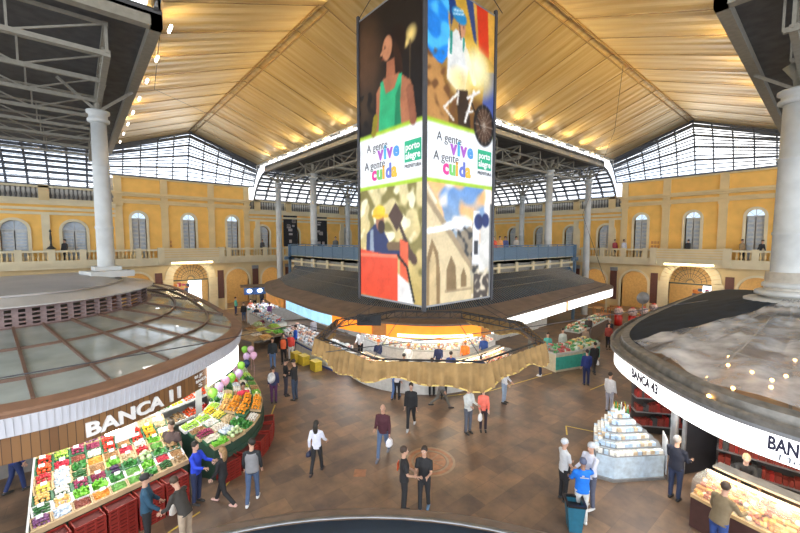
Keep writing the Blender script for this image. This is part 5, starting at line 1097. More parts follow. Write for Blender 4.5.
# shelving seen inside the middle kiosk
for k, (x, y, rz, lab) in enumerate(((14.9, 21.5, -PI / 2, 'white stocked shelf behind the fish counter'), (14.9, 26, -PI / 2, 'white stocked shelf at the far end of the fish counter'), (20.2, 14.9, 0, 'stocked shelf behind the white right fascia'), (25.5, 14.9, 0, 'far stocked shelf behind the white right fascia'))):
    s_ = thing('shelf_unit', lab, 'shelf', (x, y, 0), rz)
    MB().box(-2, 2, .18, .22, 0, 3).build('back_board', inner_white, s_)
    for z in (.9, 1.4, 1.9, 2.4): MB().box(-2, 2, -.2, .2, z, z + .03).build('shelf', grey_metal, s_)
    m = MB(); rnd = random.Random(k + 40); cs_ = [(.2, .4, .6), (.8, .8, .8), (.1, .35, .2), (.75, .45, .1), (.6, .65, .7), (.5, .1, .1)]
    for z in (.93, 1.43, 1.93, 2.43):
        x_ = -1.95
        while x_ < 1.85: w_ = rnd.uniform(.1, .3); m.box(x_, x_ + w_ * .9, -.15, .1, z, z + rnd.uniform(.15, .36), mat('pack_%d' % rnd.randrange(6), cs_[rnd.randrange(6)], .5)); x_ += w_
    o = m.build('packets', None, s_); o['kind'] = 'stuff'
# far stall with a blue and white lamp band before the left arcade
fs = thing('far_stall', 'far white stall with a band of round lamps before the left arcade', 'stall'); a = Vector(at(244, 291, 2.8)); b = Vector(at(322, 287, 2.8))
MB().bar((a.x, a.y, 2.75), (b.x, b.y, 2.75), .1, .55).build('blue_band', mat('blue_band', (.10, .22, .55), .5), fs)
MB().bar((a.x, a.y + .9, 3.1), (b.x, b.y + .9, 3.1), 1.8, .06).build('awning', mat('brown_edge', (.18, .12, .08)), fs)
for k in range(8):
    p = a + (b - a) * (k + .5) / 8; MB().ball((p.x, p.y - .08, 2.78), .22, .08, .16, 10, 6).build('round_lamp', mat('white_round_lamp', (.9, .95, 1), .4, emit=2.2, var=0), fs)
counter('market_counter', 'far white counter below the round lamp band', [(a.x + .3, a.y + .3), (b.x, b.y + .3)], 1., 1.2, inner_white, fishy + [(.1, .35, .25), (.2, .2, .5)], None, rows_=4, gl=False, gh=.1)
area_lamp('shop_lamp', ((a.x + b.x) / 2, a.y + .6, 2.9), (0, 0, 0), 4, 1, 120, (1, 1, 1))
# produce pile by the far walkway
for k, (px, py, kk) in enumerate(((262, 331, 'lemon'), (270, 332, 'lime'), (278, 333, 'lettuce'), (266, 338, 'peach'), (258, 326, 'cabbage'), (274, 327, 'green_apple'), (252, 329, 'nuts'), (256, 335, 'mushrooms'), (284, 330, 'kale'), (264, 322, 'grapes'))):
    x, y = at(px, py, .8); tray(x, y, .8, .2, .7, .6, kk, 'on the far produce table, %s' % ('left front', 'middle front', 'right front', 'low front', 'far left', 'far right', 'leftmost', 'left corner', 'right corner', 'back edge')[k], 0, .15, 0, .1)
x, y = at(268, 332, .7); tb = thing('produce_table', 'low wooden produce table out in the left walkway', 'table', (x, y, 0), .2); MB().box(-1.9, 1.9, -1.2, 1.4, .6, .72).build('table_top', crate_woods[0], tb)
for sx in (-1.8, 1.8):
    for sy in (-1.1, 1.3): MB().box(sx - .05, sx + .05, sy - .05, sy + .05, 0, .6).build('leg', crate_woods[0], tb)
# teal bin
bn = thing('wheelie_bin', 'teal blue waste bin with black rim standing beside the worker in blue', 'bin', (8.85, 3.8, 0), -.9); bn.scale = (.74, .74, .80)
mbn = MB(); q = [(.24, .20), (.24, .20)]; b0 = [(-.19, -.19, 0), (.19, -.19, 0), (.19, .19, 0), (-.19, .19, 0)]; b1 = [(-.27, -.27, .85), (.27, -.27, .85), (.27, .27, .85), (-.27, .27, .85)]; i1 = [(-.25, -.25, .85), (.25, -.25, .85), (.25, .25, .85), (-.25, .25, .85)]; i0 = [(-.17, -.17, .1), (.17, -.17, .1), (.17, .17, .1), (-.17, .17, .1)]
mbn.loft([b0, b1, i1, i0], True); mbn.add(b0, [(3, 2, 1, 0)]); mbn.add(i0, [(0, 1, 2, 3)]); mbn.build('bin_body', mat('teal_plastic', (.02, .13, .20), .45), bn)
mbn = MB(); 
for a_, b_2 in zip(b1, b1[1:] + b1[:1]): mbn.bar((a_[0], a_[1], .87), (b_2[0], b_2[1], .87), .07, .07)
mbn.add([(-.25, -.25, .70), (.25, -.25, .70), (.25, .25, .70), (-.25, .25, .70)], [(0, 1, 2, 3)]); mbn.build('bin_bag', mat('black_bag', (.012, .012, .014), .35), bn)
# far right: red vending machines, wooden tables, round sign
for k, (px, py) in enumerate(((618, 325), (632, 326), (643, 325), (653, 321))):
    x, y = at(px, py, 0); v = thing('vending_machine', 'small red capsule machine before the right arcade, %s from the left' % ordn[k], 'vending machine', (x, y, 0), .6); MB().lathe((0, 0, 0), [(.3, 0), (.3, .8), (.22, .85)], 14).build('red_base', mat('red_enamel', (.6, .03, .02), .3), v); MB().ball((0, 0, 1.15), .34, .34, .36, 14, 8).build('globe', mat('pale_globe', (.6, .45, .42), .2, var=.5, scale=10), v); MB().lathe((0, 0, 1.42), [(.18, 0), (.12, .12)], 12).build('lid', mat('red_enamel', (.6, .03, .02)), v)
for k, (px, py) in enumerate(((604, 322), (612, 316), (598, 315), (616, 314))):
    x, y = at(px, py, 0); v = thing('cafe_table', 'small orange wooden cafe table near the right arcade, %s from the nearest' % ordn[k], 'table', (x, y, 0), .3 * k); MB().box(-.4, .4, -.4, .4, .72, .76).build('table_top', mat('orange_wood', (.50, .19, .05), .45), v)
    for sx in (-.35, .35):
        for sy in (-.35, .35): MB().box(sx - .03, sx + .03, sy - .03, sy + .03, 0, .72).build('leg', mat('orange_wood', (.50, .19, .05)), v)
x, y = at(643, 298, 3.2); o = MB().lathe((0, 0, 0), [(.4, -.04), (.4, .04)], 24).lathe((0, 0, .04), [(.3, 0), (.3, .02)], 24, mat('grey_disc', (.22, .21, .20), .5)).tube([(0, .35, 0), (0, -3.1, 0)][::-1], .035, 6).build('round_sign', dark_iron, None, (x, y, 3.2)); o.rotation_euler = (PI / 2, 0, -YAW); tag(o, 'small round black sign on a pole before the right entrance', 'sign')
# goods visible through the entrance arches
for side in ('left', 'right'):
    T = (lambda u, d, z: (u, WALL - d, z)) if side == 'left' else (lambda u, d, z: (WALL - d, u, z)); s_ = thing('shop_display', 'colourful shop display seen through the %s entrance arch' % side, 'display')
    rnd = random.Random(5 if side == 'left' else 6); m = MB()
    for i in range(46):
        u = 6.7 + rnd.random() * 1.6; z = .2 + rnd.random() * 2.4; p = T(u, -2.6 + rnd.random() * .4, z); m.obox(p, .25, .25, rnd.uniform(.15, .4), rnd.random(), mat('display_%d' % rnd.randrange(6), [(.7, .08, .04), (.8, .3, .08), (.8, .75, .7), (.1, .15, .3), (.6, .1, .2), (.15, .3, .15)][rnd.randrange(6)], .5))
    m.v = [v for v in m.v]; m.build('goods', None, s_)['kind'] = 'stuff'
    m = MB().box(5.9 if side == 'right' else 8.3, 7.6 if side == 'right' else 9.5, -2.5, -2.4, .6, 2.9); m.v = [T(*p) for p in m.v]; m.build('lit_window', mat('daylit_door', (.85, .92, 1), .4, emit=1.6, var=0), s_)
# dark banners and notices on the upper wall
for k, (u0, u1, lab) in enumerate(((17.3, 18.9, 'left'), (21.2, 22.7, 'right'))):
    o = MB().box(u0, u1, WALL - .16, WALL - .12, 6.3, 9.9, mat('black_cloth', (.015, .015, .018), .7)); rnd = random.Random(k)
    for i in range(9): o.obox((rnd.uniform(u0 + .3, u1 - .3), WALL - .17, rnd.uniform(6.6, 9.2)), rnd.uniform(.15, .5), .01, rnd.uniform(.1, .5), 0, mat('grey_print', (.4, .36, .35), .6))
    tag(o.build('wall_banner'), 'black printed cloth on the far left upper wall, the %s one of two' % lab, 'banner')
# pigeon-free details: letters painted on the walls, gallery lamp stand
for (fn, u, lab) in ((lambda a, b, c: (6.9 + a - .9, WALL - .02 - c, 6.35 + b), 0, 'left'), (lambda a, b, c: (WALL - .02 - c, 11.1 - a + .0, 6.3 + b), 0, 'right')):
    for row in (0, 1): 
        me = text_mesh('IIII IIII III', .32, .004, .012); mm = mesh_from(me, 'painted_marks', lambda a, b, c, row=row, fn=fn: fn(a * .6, b + row * .36, c), mat('faded_red_paint', (.55, .24, .10), .7)); tag(mm, 'faded red painted marks %s on the %s upper wall' % (('lower row', 'upper row')[row], lab), 'marking')
x, y = at(51, 246, 6.3); o = MB().lathe((0, 0, 0), [(.3, 0), (.22, .12), (.08, .25), (.05, .5), (.07, .8), (.04, 1.3), (.09, 1.35), (.02, 1.5)], 10).build('iron_finial', dark_iron, None, (-1.5, WALL - .85, 6.3)); tag(o, 'dark iron lamp stand on the left gallery pedestal', 'lamp stand')
# ---------------- people ----------------
skinA = (.56, .33, .23); skinB = (.36, .20, .13); skinC = (.66, .42, .31)
remesh_jobs = []
def rmesh(mb, name, mt, parent, voxel, extra=None):
    me = mb.mesh(name); me.materials.clear(); o = bpy.data.objects.new(name, me); col.objects.link(o); md = o.modifiers.new('r', 'REMESH'); md.mode = 'VOXEL'; md.voxel_size = voxel; md.use_smooth_shade = True
    ms = o.modifiers.new('s', 'SMOOTH'); ms.iterations = 2; ms.factor = .5
    remesh_jobs.append((o, mt, parent, extra)); return o
def hand(mb, w, d, up, s=1., side=1):
    """palm and five bent fingers from wrist point w along direction d"""
    w = Vector(w); d = Vector(d).normalized(); x = Vector(up).cross(d).normalized() * side; n = d.cross(x) * side
    mb.tube([w - d * .02, w + d * .03 * s, w + d * .085 * s], [(.022, .028), (.016, .038), (.013, .036)], 8)
    for i, (o_, l) in enumerate(((-.03, .062), (-.01, .074), (.011, .07), (.031, .055))):
        a = w + d * .078 * s + x * o_ * s; b = a + (d + n * -.25) * l * .5 * s; c = b + (d * .6 + n * -.8) * l * .5 * s; mb.tube([a, b, c], [.0095, .009, .007], 6)
    a = w + d * .025 * s - x * .03 * s; b = a + (d * .6 - x * .8) * .04 * s; c = b + (d * .9 - x * .2 - n * .3) * .035 * s; mb.tube([a, b, c], [.012, .011, .008], 6)
def person(px, py, face, h=1.72, top=(.03, .03, .035), bottom=(.03, .035, .06), hair=(.03, .02, .015), skin=skinA, label='', z0=0., at_z=0., stride=0., arms=((5, 8, 12), (5, 8, 12)), lean=0., head=(0, 0), long_sleeve=True,
           hairstyle='short', girth=1., extra=None, shoes=(.03, .03, .03), voxel=.022, group=None, xy=None, bottom_kind='trousers', detail=True, apron=None, vest=None):
    """arms: (swing forward, out to the side, elbow bend) in degrees for right and left; face: clockwise from facing away from the camera"""
    x, y = xy or at(px, py, at_z); hd = YAW + math.radians(face); rz = -hd
    root = thing('person', label, 'person', (x, y, z0), rz, group); s = h / 1.72; V = Vector; R = math.radians
    ln = R(lean)
    def torso(p): # lean about the hips
        p = V(p); d = p - V((0, 0, .92)); return V((p.x, d.y * math.cos(ln) + d.z * math.sin(ln), .92 + d.z * math.cos(ln) - d.y * math.sin(ln)))
    S = lambda p: V(p) * s
    g = girth; skm = mat('skin_%d' % int(skin[0] * 100), skin, .5, var=.05); tm = mat('cloth_%d_%d_%d' % tuple(int(c * 99) for c in top), top, .8, var=.12, scale=9); bm = mat('cloth_%d_%d_%d' % tuple(int(c * 99) for c in bottom), bottom, .8, var=.12, scale=9)
    st = R(stride); hip = [(.085, 0), (-.085, 0)]; legs = []
    for i, sd in enumerate((1, -1)):
        a = st * sd; kb = max(0, -a) * .9 + R(4); hp = V((.088 * sd, 0, .90)); kn = hp + V((.01 * sd, math.sin(a + kb * .3), -math.cos(a + kb * .3))) * .42; an = kn + V((0, math.sin(a - kb), -math.cos(a - kb))) * .41; legs.append([hp, kn, an])
    drop = min(l[2].z for l in legs) - .075
    for l in legs: 
        for p in l: p.z -= drop
    pel = V((0, 0, -drop))
    tz = lambda p: torso(p) + pel
    arm = []
    for i, sd in enumerate((1, -1)):
        sw, out, el = [R(q) for q in arms[i]]; sh = tz((.168 * sd * (.5 + .5 * g), 0, 1.365)); d = V((math.sin(out) * sd, math.sin(sw + ln * .0) * math.cos(out), -math.cos(sw) * math.cos(out))); e = sh + d * .28
        d2 = V((d.x * .6 - math.sin(el) * .25 * sd, math.sin(sw + el), -math.cos(sw + el))).normalized(); wv = e + d2 * .245; arm.append([sh, e, wv, d2])
    nk = tz((0, -.01, 1.43)); hp_, hy = R(head[0]), R(head[1]); hc = nk + Matrix.Rotation(0, 3, 'X') @ V((0, .02 + .10 * math.sin(ln * .8 + hp_), .175 * math.cos(ln * .5 + hp_ * .6)))
    RH = Matrix.Rotation(-hy, 3, 'Z') @ Matrix.Rotation(-(ln * .5 + hp_), 3, 'X')
    # body
    b = MB(); HP = lambda q: hc + RH @ V(q)
    b.tube([S(nk - V((0, 0, .04))), S(nk + V((0, 0, .03))), S(HP((0, -.015, -.05)))], [.062 * s, .055 * s, .055 * s], 10)
    b.ball(S(HP((0, -.01, .03))), .077 * s, .095 * s, .105 * s, 16, 12, None, RH); b.ball(S(HP((0, .022, -.045))), .055 * s, .062 * s, .062 * s, 12, 8, None, RH); b.ball(S(HP((0, .092, -.012))), .014 * s, .018 * s, .022 * s, 8, 6, None, RH)
    for sd in (1, -1): b.ball(S(HP((.078 * sd, -.01, .0))), .012 * s, .02 * s, .03 * s, 8, 6, None, RH)
    b.tube([S(tz((0, 0, .86))), S(tz((0, 0, 1.05))), S(tz((0, .01, 1.25))), S(tz((0, 0, 1.38))), S(nk)], [(.09 * s, .14 * s * g), (.08 * s, .115 * s * g), (.09 * s, .13 * s * g), (.06 * s, .11 * s * g), (.05 * s, .05 * s)], 14, swap=True)
    for a in arm: b.tube([S(a[0]), S(a[1]), S(a[2])], [.045 * s, .036 * s, .026 * s], 10)
    for l in legs: b.tube([S(l[0]), S(l[1]), S(l[2]), S(l[2] + V((0, .0, -.03)))], [.075 * s, .05 * s, .034 * s, .03 * s], 10); b.tube([S(l[2] + V((0, -.03, -.03))), S(l[2] + V((0, .12, -.045)))], [.032 * s, .028 * s], 8)
    ex = MB()
    if detail:
        for i, a in enumerate(arm): hand(ex, S(a[2]), a[3], (1, 0, 0) if i else (-1, 0, 0), s, 1 if i else -1)
        ex.hand_n = len(ex.f)
        ek = mat('eye_white', (.8, .8, .78), .3, var=0); ed = mat('eye_dark', (.03, .02, .015), .2, var=0); lp = mat('lip', (.42, .14, .12), .5)
        for sd in (1, -1): ex.ball(S(HP((.031 * sd, .077, .022))), .013 * s, .008 * s, .008 * s, 8, 5, ek, RH); ex.ball(S(HP((.031 * sd, .083, .022))), .006 * s, .005 * s, .006 * s, 6, 4, ed, RH)
        ex.ball(S(HP((0, .08, -.052))), .024 * s, .01 * s, .007 * s, 8, 5, lp, RH)
    rmesh(b, 'body', skm, root, voxel * s * .8, ex)
    # shirt
    c = MB(); e_ = .014
    c.tube([S(tz((0, 0, .84))), S(tz((0, .0, .95))), S(tz((0, .01, 1.08))), S(tz((0, .012, 1.24))), S(tz((0, 0, 1.345))), S(tz((0, -.005, 1.40))), S(tz((0, -.008, 1.445)))], [(.10 * s * g + e_, .15 * s * g + e_), (.10 * s * g + e_, .148 * s * g + e_), (.095 * s * g + e_, .135 * s * g + e_), (.105 * s * g + e_, .15 * s * g + e_), (.085 * s + e_, .145 * s + e_), (.06 * s + e_, .095 * s + e_), (.045 * s + e_, .05 * s + e_)], 16, swap=True)
    for a in arm:
        end = a[2] - a[3] * .015 if long_sleeve else a[0] + (a[1] - a[0]) * .75
        i0 = a[0] + V((-.07 if a[0].x > 0 else .07, 0, .045)); pts = [S(i0), S(a[0] + V((0, 0, .005))), S(a[1]), S(end)] if long_sleeve else [S(i0), S(a[0] + V((0, 0, .005))), S(end)]
        c.tube(pts, [.03 * s, .06 * s * (g * .5 + .5), .05 * s, .042 * s] if long_sleeve else [.03 * s, .06 * s, .056 * s], 10)
    sh_o = rmesh(c, 'shirt', tm, root, voxel * s)
    c = MB()
    if bottom_kind == 'trousers':
        c.tube([S(V((0, 0, .98)) + pel), S(V((0, 0, .90)) + pel), S(V((0, 0, .80)) + pel)], [(.098 * s * g, .143 * s * g), (.105 * s * g, .155 * s * g), (.08 * s, .10 * s)], 14, swap=True)
        for l in legs: c.tube([S(l[0] + V((0, 0, .02))), S(l[0] + (l[1] - l[0]) * .5), S(l[1]), S(l[2] + V((0, 0, .0)))], [.092 * s * (g * .5 + .5), .08 * s, .062 * s, .052 * s], 12)
    rmesh(c, 'trousers', bm, root, voxel * s)
    for l in legs:
        f = l[2]; c = MB(); c.tube([S(f + V((0, -.06, -.045))), S(f + V((0, -.02, -.03))), S(f + V((0, .07, -.045))), S(f + V((0, .16, -.055))), S(f + V((0, .19, -.06)))], [.028 * s, .042 * s, .038 * s, .032 * s, .012 * s], 10, None, True, 1.1); c.v = [(q[0], q[1], max(q[2], .004)) for q in c.v]
        o = c.build('shoe', mat('shoe_%d_%d_%d' % tuple(int(q * 99) for q in shoes), shoes, .5, var=.05), root)
    hm = mat('hair_%d_%d' % (int(hair[0] * 100), int(hair[2] * 100)), hair, .6, var=.2, scale=20)
    c = MB()
    if hairstyle in ('short', 'long', 'bun'):
        c.ball(S(HP((0, -.022, .048))), .086 * s, .1 * s, .1 * s, 16, 10, None, RH)
        if hairstyle == 'long': c.tube([S(HP((0, -.06, .05))), S(HP((0, -.09, -.05))), S(HP((0, -.095, -.17))), S(HP((0, -.085, -.27)))], [.07 * s, (.05 * s, .085 * s), (.04 * s, .08 * s), (.02 * s, .05 * s)], 10, swap=True)
        if hairstyle == 'bun': c.ball(S(HP((0, -.12, .06))), .045 * s, None, None, 8, 6)
        c.build('hair', hm, root)
    elif hairstyle in ('cap', 'net'):
        c.ball(S(HP((0, -.018, .055))), .088 * s, .104 * s, .092 * s, 16, 10, None, RH)
        if hairstyle == 'cap': c.tube([S(HP((0, .07, .065))), S(HP((0, .15, .05)))], [(.012, .07 * s), (.006, .05 * s)], 10)
        c.build('cap' if hairstyle == 'cap' else 'hairnet', hm, root)
    elif hairstyle == 'bald': c.ball(S(HP((0, -.035, .0))), .083 * s, .085 * s, .06 * s, 14, 8, None, RH); c.build('hair', hm, root)
    if apron: 
        c = MB(); c.tube([S(tz((0, .02, .62))), S(tz((0, .02, .9))), S(tz((0, .025, 1.2)))], [(.125 * s * g, .165 * s * g), (.13 * s * g, .168 * s * g), (.115 * s * g, .12 * s)], 16, swap=True); c.v = [v for v in c.v]; rmesh(c, 'apron', mat('apron_%d' % int(apron[0] * 99), apron, .8), root, voxel * s)
    if vest:
        c = MB(); c.tube([S(tz((0, .0, .86))), S(tz((0, .01, 1.1))), S(tz((0, .012, 1.28))), S(tz((0, 0, 1.38)))], [(.13 * s * g, .18 * s * g), (.125 * s * g, .17 * s * g), (.13 * s * g, .18 * s * g), (.10 * s, .14 * s)], 16, swap=True); rmesh(c, 'waistcoat', mat('waist_%d_%d' % (int(vest[0] * 99), int(vest[2] * 99)), vest, .8), root, voxel * s)
    root['_w'] = 0; del root['_w']
    return root, [root.matrix_basis @ (Vector(S(a[2] + a[3] * .06))) for a in arm] if False else [Matrix.Translation((x, y, z0)) @ Matrix.Rotation(rz, 4, 'Z') @ S(a[2] + a[3] * .07) for a in arm]
def bag(p, c, label, w=.26, h=.32, kind='carrier_bag', cat='bag'):
    o = MB().tube([(0, 0, -h), (0, 0, -h * .85), (0, 0, -h * .4), (0, 0, -.06), (0, 0, -.01)], [(w * .3, w * .2), (w * .52, w * .3), (w * .5, w * .26), (w * .22, w * .12), (.015, .015)], 12).build(kind, mat('bag_%d_%d_%d' % tuple(int(q * 99) for q in c), c, .4), None, p, random.random()); tag(o, label, cat)
black = (.018, .018, .02); jean = (.06, .10, .20); white = (.75, .76, .80); navy = (.02, .03, .09)
P = person
# lower left group
P(145, 478, 60, 1.74, (.02, .07, .12), black, (.02, .02, .02), label='person in a dark teal hooded jacket and black cap facing the nearest stall', at_z=1.66, hairstyle='cap', arms=((20, 10, 25), (15, 8, 30)), girth=1.1, voxel=.018)
_, w = P(184, 484, -75, 1.70, (.045, .04, .035), (.42, .33, .24), (.06, .035, .02), label='person in a dark jacket and beige trousers bending over the nearest stall', at_z=1.55, lean=22, head=(25, 0), arms=((30, 10, 25), (20, 8, 35)), voxel=.018)
bag(tuple(w[0]), (.8, .75, .68), 'pale bag in the hand of the person in beige trousers')
P(195, 446, 100, 1.68, (.02, .06, .60), (.02, .03, .08), (.02, .015, .01), label='person in a bright blue sweatshirt handing goods over beside the red crates', at_z=1.58, arms=((35, 8, 55), (35, 8, 60)), voxel=.018)
P(224, 505, -75, 1.64, black, black, (.30, .18, .08), skinC, label='blonde person in black walking with pink shoes', stride=24, hairstyle='long', arms=((30, 8, 60), (10, 8, 30)), shoes=(.75, .48, .42), voxel=.016, girth=.85)
P(253, 502, -10, 1.74, (.02, .022, .025), (.07, .11, .20), (.02, .015, .012), label='person in a grey shirt, black jacket and jeans with white shoes', stride=12, arms=((8, 8, 18), (8, 10, 20)), shoes=(.8, .8, .8), voxel=.016, vest=(.24, .24, .25), head=(5, -60))
P(171, 424, 185, 1.80, (.085, .055, .05), (.02, .08, .60), (.07, .05, .03), label='large person in a brown T-shirt and blue trousers behind the nearest stall', at_z=1.72, long_sleeve=False, girth=1.3, arms=((0, 14, 10), (0, 14, 10)), hairstyle='short')
P(17, 492, 20, 1.72, (.03, .05, .20), (.02, .035, .12), label='person in blue trousers standing under the wooden sign at the far left', stride=10)
P(-2, 520, 90, 1.65, (.03, .08, .50), (.02, .02, .05), label='person in a royal blue shirt cut by the left edge of the view', xy=(-2.15, 9.9))
P(243, 385, 150, 1.68, (.80, .06, .12), black, (.02, .02, .02), skinB, label='seller in a pink-red T-shirt behind the oranges', at_z=1.6, long_sleeve=False, arms=((10, 8, 30), (10, 8, 30)))
P(272, 400, -20, 1.62, (.04, .05, .12), (.10, .03, .10), (.03, .02, .015), label='person in purple trousers with a white and black backpack', hairstyle='bun', xy=at(274, 403, 0))
x, y = at(274, 403, 0); bp = MB().ball((0, 0, 0), .17, .11, .24, 12, 8).build('backpack', mat('white_black_nylon', (.65, .66, .68), .6, var=.6, scale=4), None, (x - .14, y - .14, 1.18)); tag(bp, 'white and black backpack worn by the person in purple trousers', 'backpack')
P(286, 396, 60, 1.70, black, (.05, .05, .07), label='person in black reading beside a taller friend by the cloth ring', head=(20, 0), arms=((15, 5, 65), (15, 5, 65)))
P(295, 400, -70, 1.80, black, (.04, .06, .10), label='taller person in a black cap and coat holding a paper', hairstyle='cap', head=(20, 0), arms=((15, 5, 70), (15, 5, 70)))
P(273, 369, 170, 1.72, (.03, .035, .04), (.10, .18, .34), label='person in a dark jacket and light jeans standing in the left walkway')
P(284, 364, 175, 1.76, black, black, label='person in black with an orange waistcoat in the left walkway', vest=(.90, .16, .05))
P(291, 360, 175, 1.62, (.80, .08, .06), (.7, .7, .7), label='person in red and white behind the orange waistcoat')
P(296, 352, -120, 1.68, (.02, .12, .60), navy, label='person in bright blue by the fish counter')
for px, py, fc, t, b, lb in ((244, 322, 170, black, jean, 'dark-clad person at the far end of the left walkway, leftmost'), (251, 318, 160, (.55, .12, .06), black, 'person in rust red far down the left walkway'), (257, 326, 10, (.05, .05, .08), navy, 'person in navy seen from behind far down the left walkway'), (264, 318, 180, (.15, .15, .2), black, 'person in grey far down the left walkway'),
                             (270, 322, -60, (.25, .10, .30), black, 'person in purple far down the left walkway'), (236, 315, 90, (.1, .4, .3), navy, 'person in green beside the far left stall'), (277, 315, 60, (.06, .06, .07), black, 'person in black by the far left fish counter'), (287, 316, 60, (.7, .7, .75), jean, 'person in white by the far left fish counter'),
                             (255, 308, 180, (.3, .2, .1), black, 'person in brown at the very end of the left walkway'), (262, 306, 0, (.08, .08, .1), navy, 'person in charcoal at the very end of the left walkway')):
    P(px, py, fc, 1.68, t, b, label=lb, voxel=.035, detail=False, stride=random.choice((0, 12)))
# middle of the floor
_, w = P(317, 473, 8, 1.64, (.72, .74, .85), black, (.02, .014, .012), label='person in a white top and black trousers walking away alone', stride=15, hairstyle='long', girth=.9, voxel=.016, shoes=(.03, .02, .02), arms=((20, 12, 35), (-12, 12, 20)))
bag(tuple(w[1]), (.015, .02, .05), 'navy handbag hanging beside the lone walker in white', .3, .2, 'handbag')
_, w = P(383, 457, -165, 1.76, (.075, .02, .03), (.09, .14, .24), (.40, .36, .32), label='balding person in a maroon jacket and jeans carrying a white bag', stride=18, hairstyle='bald', girth=1.1, voxel=.016, arms=((12, 6, 70), (8, 10, 8)), shoes=(.15, .16, .2))
bag(tuple(w[1]), (.85, .85, .88), 'white carrier bag held by the person in the maroon jacket')
P(404, 513, 85, 1.76, (.015, .015, .015), (.015, .015, .015), (.05, .03, .02), label='person in a black T-shirt with an orange print chatting beside the floor medallion', long_sleeve=False, arms=((15, 6, 60), (10, 6, 55)), voxel=.016, girth=1.05, hairstyle='short')
x, y = at(404, 513, 0); fx = math.sin(YAW + math.radians(85)); fy = math.cos(YAW + math.radians(85)); pr_ = MB().obox((0, 0, 0), .16, .015, .2, 0).build('back_print', mat('orange_red_print', (.85, .10, .02), .5)); pr_.parent = [o for o in bpy.data.objects if o.get('label', '').startswith('person in a black T-shirt with an orange print')][0]; pr_.location = (-.07, -.145, 1.24); pr_.rotation_euler = (0, 0, -.35)
P(424, 510, -165, 1.70, (.012, .012, .014), (.02, .02, .022), (.03, .02, .015), skinA, label='person all in black with blue trainers talking on the floor medallion', long_sleeve=False, arms=((20, 6, 85), (20, 6, 80)), voxel=.016, shoes=(.10, .18, .28), hairstyle='bun', stride=7)
P(396, 399, 20, 1.7, (.10, .2, .5), (.08, .16, .36), label='person in blue jeans passing under the cloth ring', stride=14)
P(411, 428, 190, 1.74, black, black, label='person in black stepping out from under the cloth ring', stride=17, shoes=(.6, .6, .62))
P(441, 408, 80, 1.74, (.2, .2, .2), (.16, .15, .13), label='person in grey trousers striding under the cloth ring', stride=26)
P(468, 433, 150, 1.76, (.62, .64, .62), (.10, .11, .14), (.05, .04, .03), label='person in a pale shirt and grey trousers looking down at a phone', head=(25, 0), arms=((18, 6, 75), (18, 6, 75)), shoes=(.05, .05, .05), voxel=.018)
_, w = P(483, 431, 185, 1.62, (.90, .20, .14), (.03, .02, .03), (.03, .015, .012), skinC, label='person with long dark hair in a coral top', hairstyle='long', girth=.88, arms=((10, 6, 40), (10, 6, 40)), voxel=.018)
bag(tuple(w[0]), (.75, .78, .80), 'pale carrier bag held by the person in coral')
P(504, 403, 130, 1.68, (.66, .68, .72), (.30, .38, .50), (.45, .40, .35), label='person in white carrying bags behind the couple', arms=((12, 8, 40), (12, 8, 40)))
P(540, 376, -60, 1.74, (.35, .42, .55), (.02, .03, .07), (.06, .04, .03), label='person in a light blue shirt and navy trousers by the right tip of the cloth', shoes=(.7, .7, .72))
P(586, 385, 5, 1.74, (.015, .03, .16), (.012, .02, .08), (.03, .02, .02), label='person in a navy uniform seen from behind in the right walkway')
_, w = P(594, 374, 0, 1.70, black, (.03, .03, .04), label='person in black with a white bag ahead of the navy uniform', stride=14)
bag(tuple(w[0]), (.85, .85, .85), 'white carrier bag in the right walkway')
P(588, 341, 0, 1.76, (.07, .05, .045), (.25, .24, .24), (.35, .3, .26), label='large person in a dark brown jacket far down the right walkway', girth=1.15)
P(585, 352, 180, 1.6, (.35, .26, .2), (.3, .28, .25), label='person in beige beyond the navy uniform')
P(609, 345, 0, 1.76, (.03, .035, .05), navy, (.3, .28, .26), label='person in a dark coat by the edge of the right kiosk roof')
P(612, 398, 60, 1.65, (.6, .6, .62), (.3, .3, .35), label='person in pale clothes at the far side of the dairy case', xy=at(609, 412, 0))
# customers and sellers of the middle kiosk
for px, py, fc, t, c_, lb, hz in ((404, 356, 0, black, (.02, .02, .02), 'person in black seen from behind at the middle counter', 1.6), (397, 366, 10, (.7, .65, .65), (.05, .03, .03), 'person in pink-white at the middle counter beside the one in black', 1.5), (432, 361, 0, (.35, .36, .38), (.04, .03, .02), 'person in a dark waistcoat over grey at the middle counter', 1.6),
                                  (451, 353, 10, (.02, .05, .2), (.03, .02, .02), 'person in navy at the middle counter, right of centre', 1.65), (444, 366, 10, (.03, .05, .22), (.03, .02, .02), 'shorter person in blue at the middle counter', 1.5), (481, 358, 5, navy, (.03, .02, .02), 'person in dark blue at the right end of the middle counter', 1.5)):
    P(px, py, fc, 1.72 if hz > 1.52 else 1.6, t, black, c_, label=lb, at_z=hz, voxel=.026)
orc = (.90, .20, .03)
for x, y, t, lb in ((11.9, 15.6, navy, 'seller in navy and an orange cap at the left of the middle kiosk'), (12.6, 14.0, (.65, .65, .65), 'seller in white and an orange cap behind the middle counter'), (13.8, 13.0, navy, 'seller in navy with an orange cap in the middle of the counter'), (15.3, 12.5, orc, 'seller in orange behind the middle counter'), (16.9, 12.5, (.03, .08, .3), 'seller in blue with an orange cap right of the middle counter'), (12.4, 18.0, (.7, .72, .75), 'seller in white behind the fish counter')):
    P(0, 0, 200, 1.72, t, black, orc, label=lb, xy=(x, y), hairstyle='cap', voxel=.028, arms=((15, 8, 50), (15, 8, 50)))
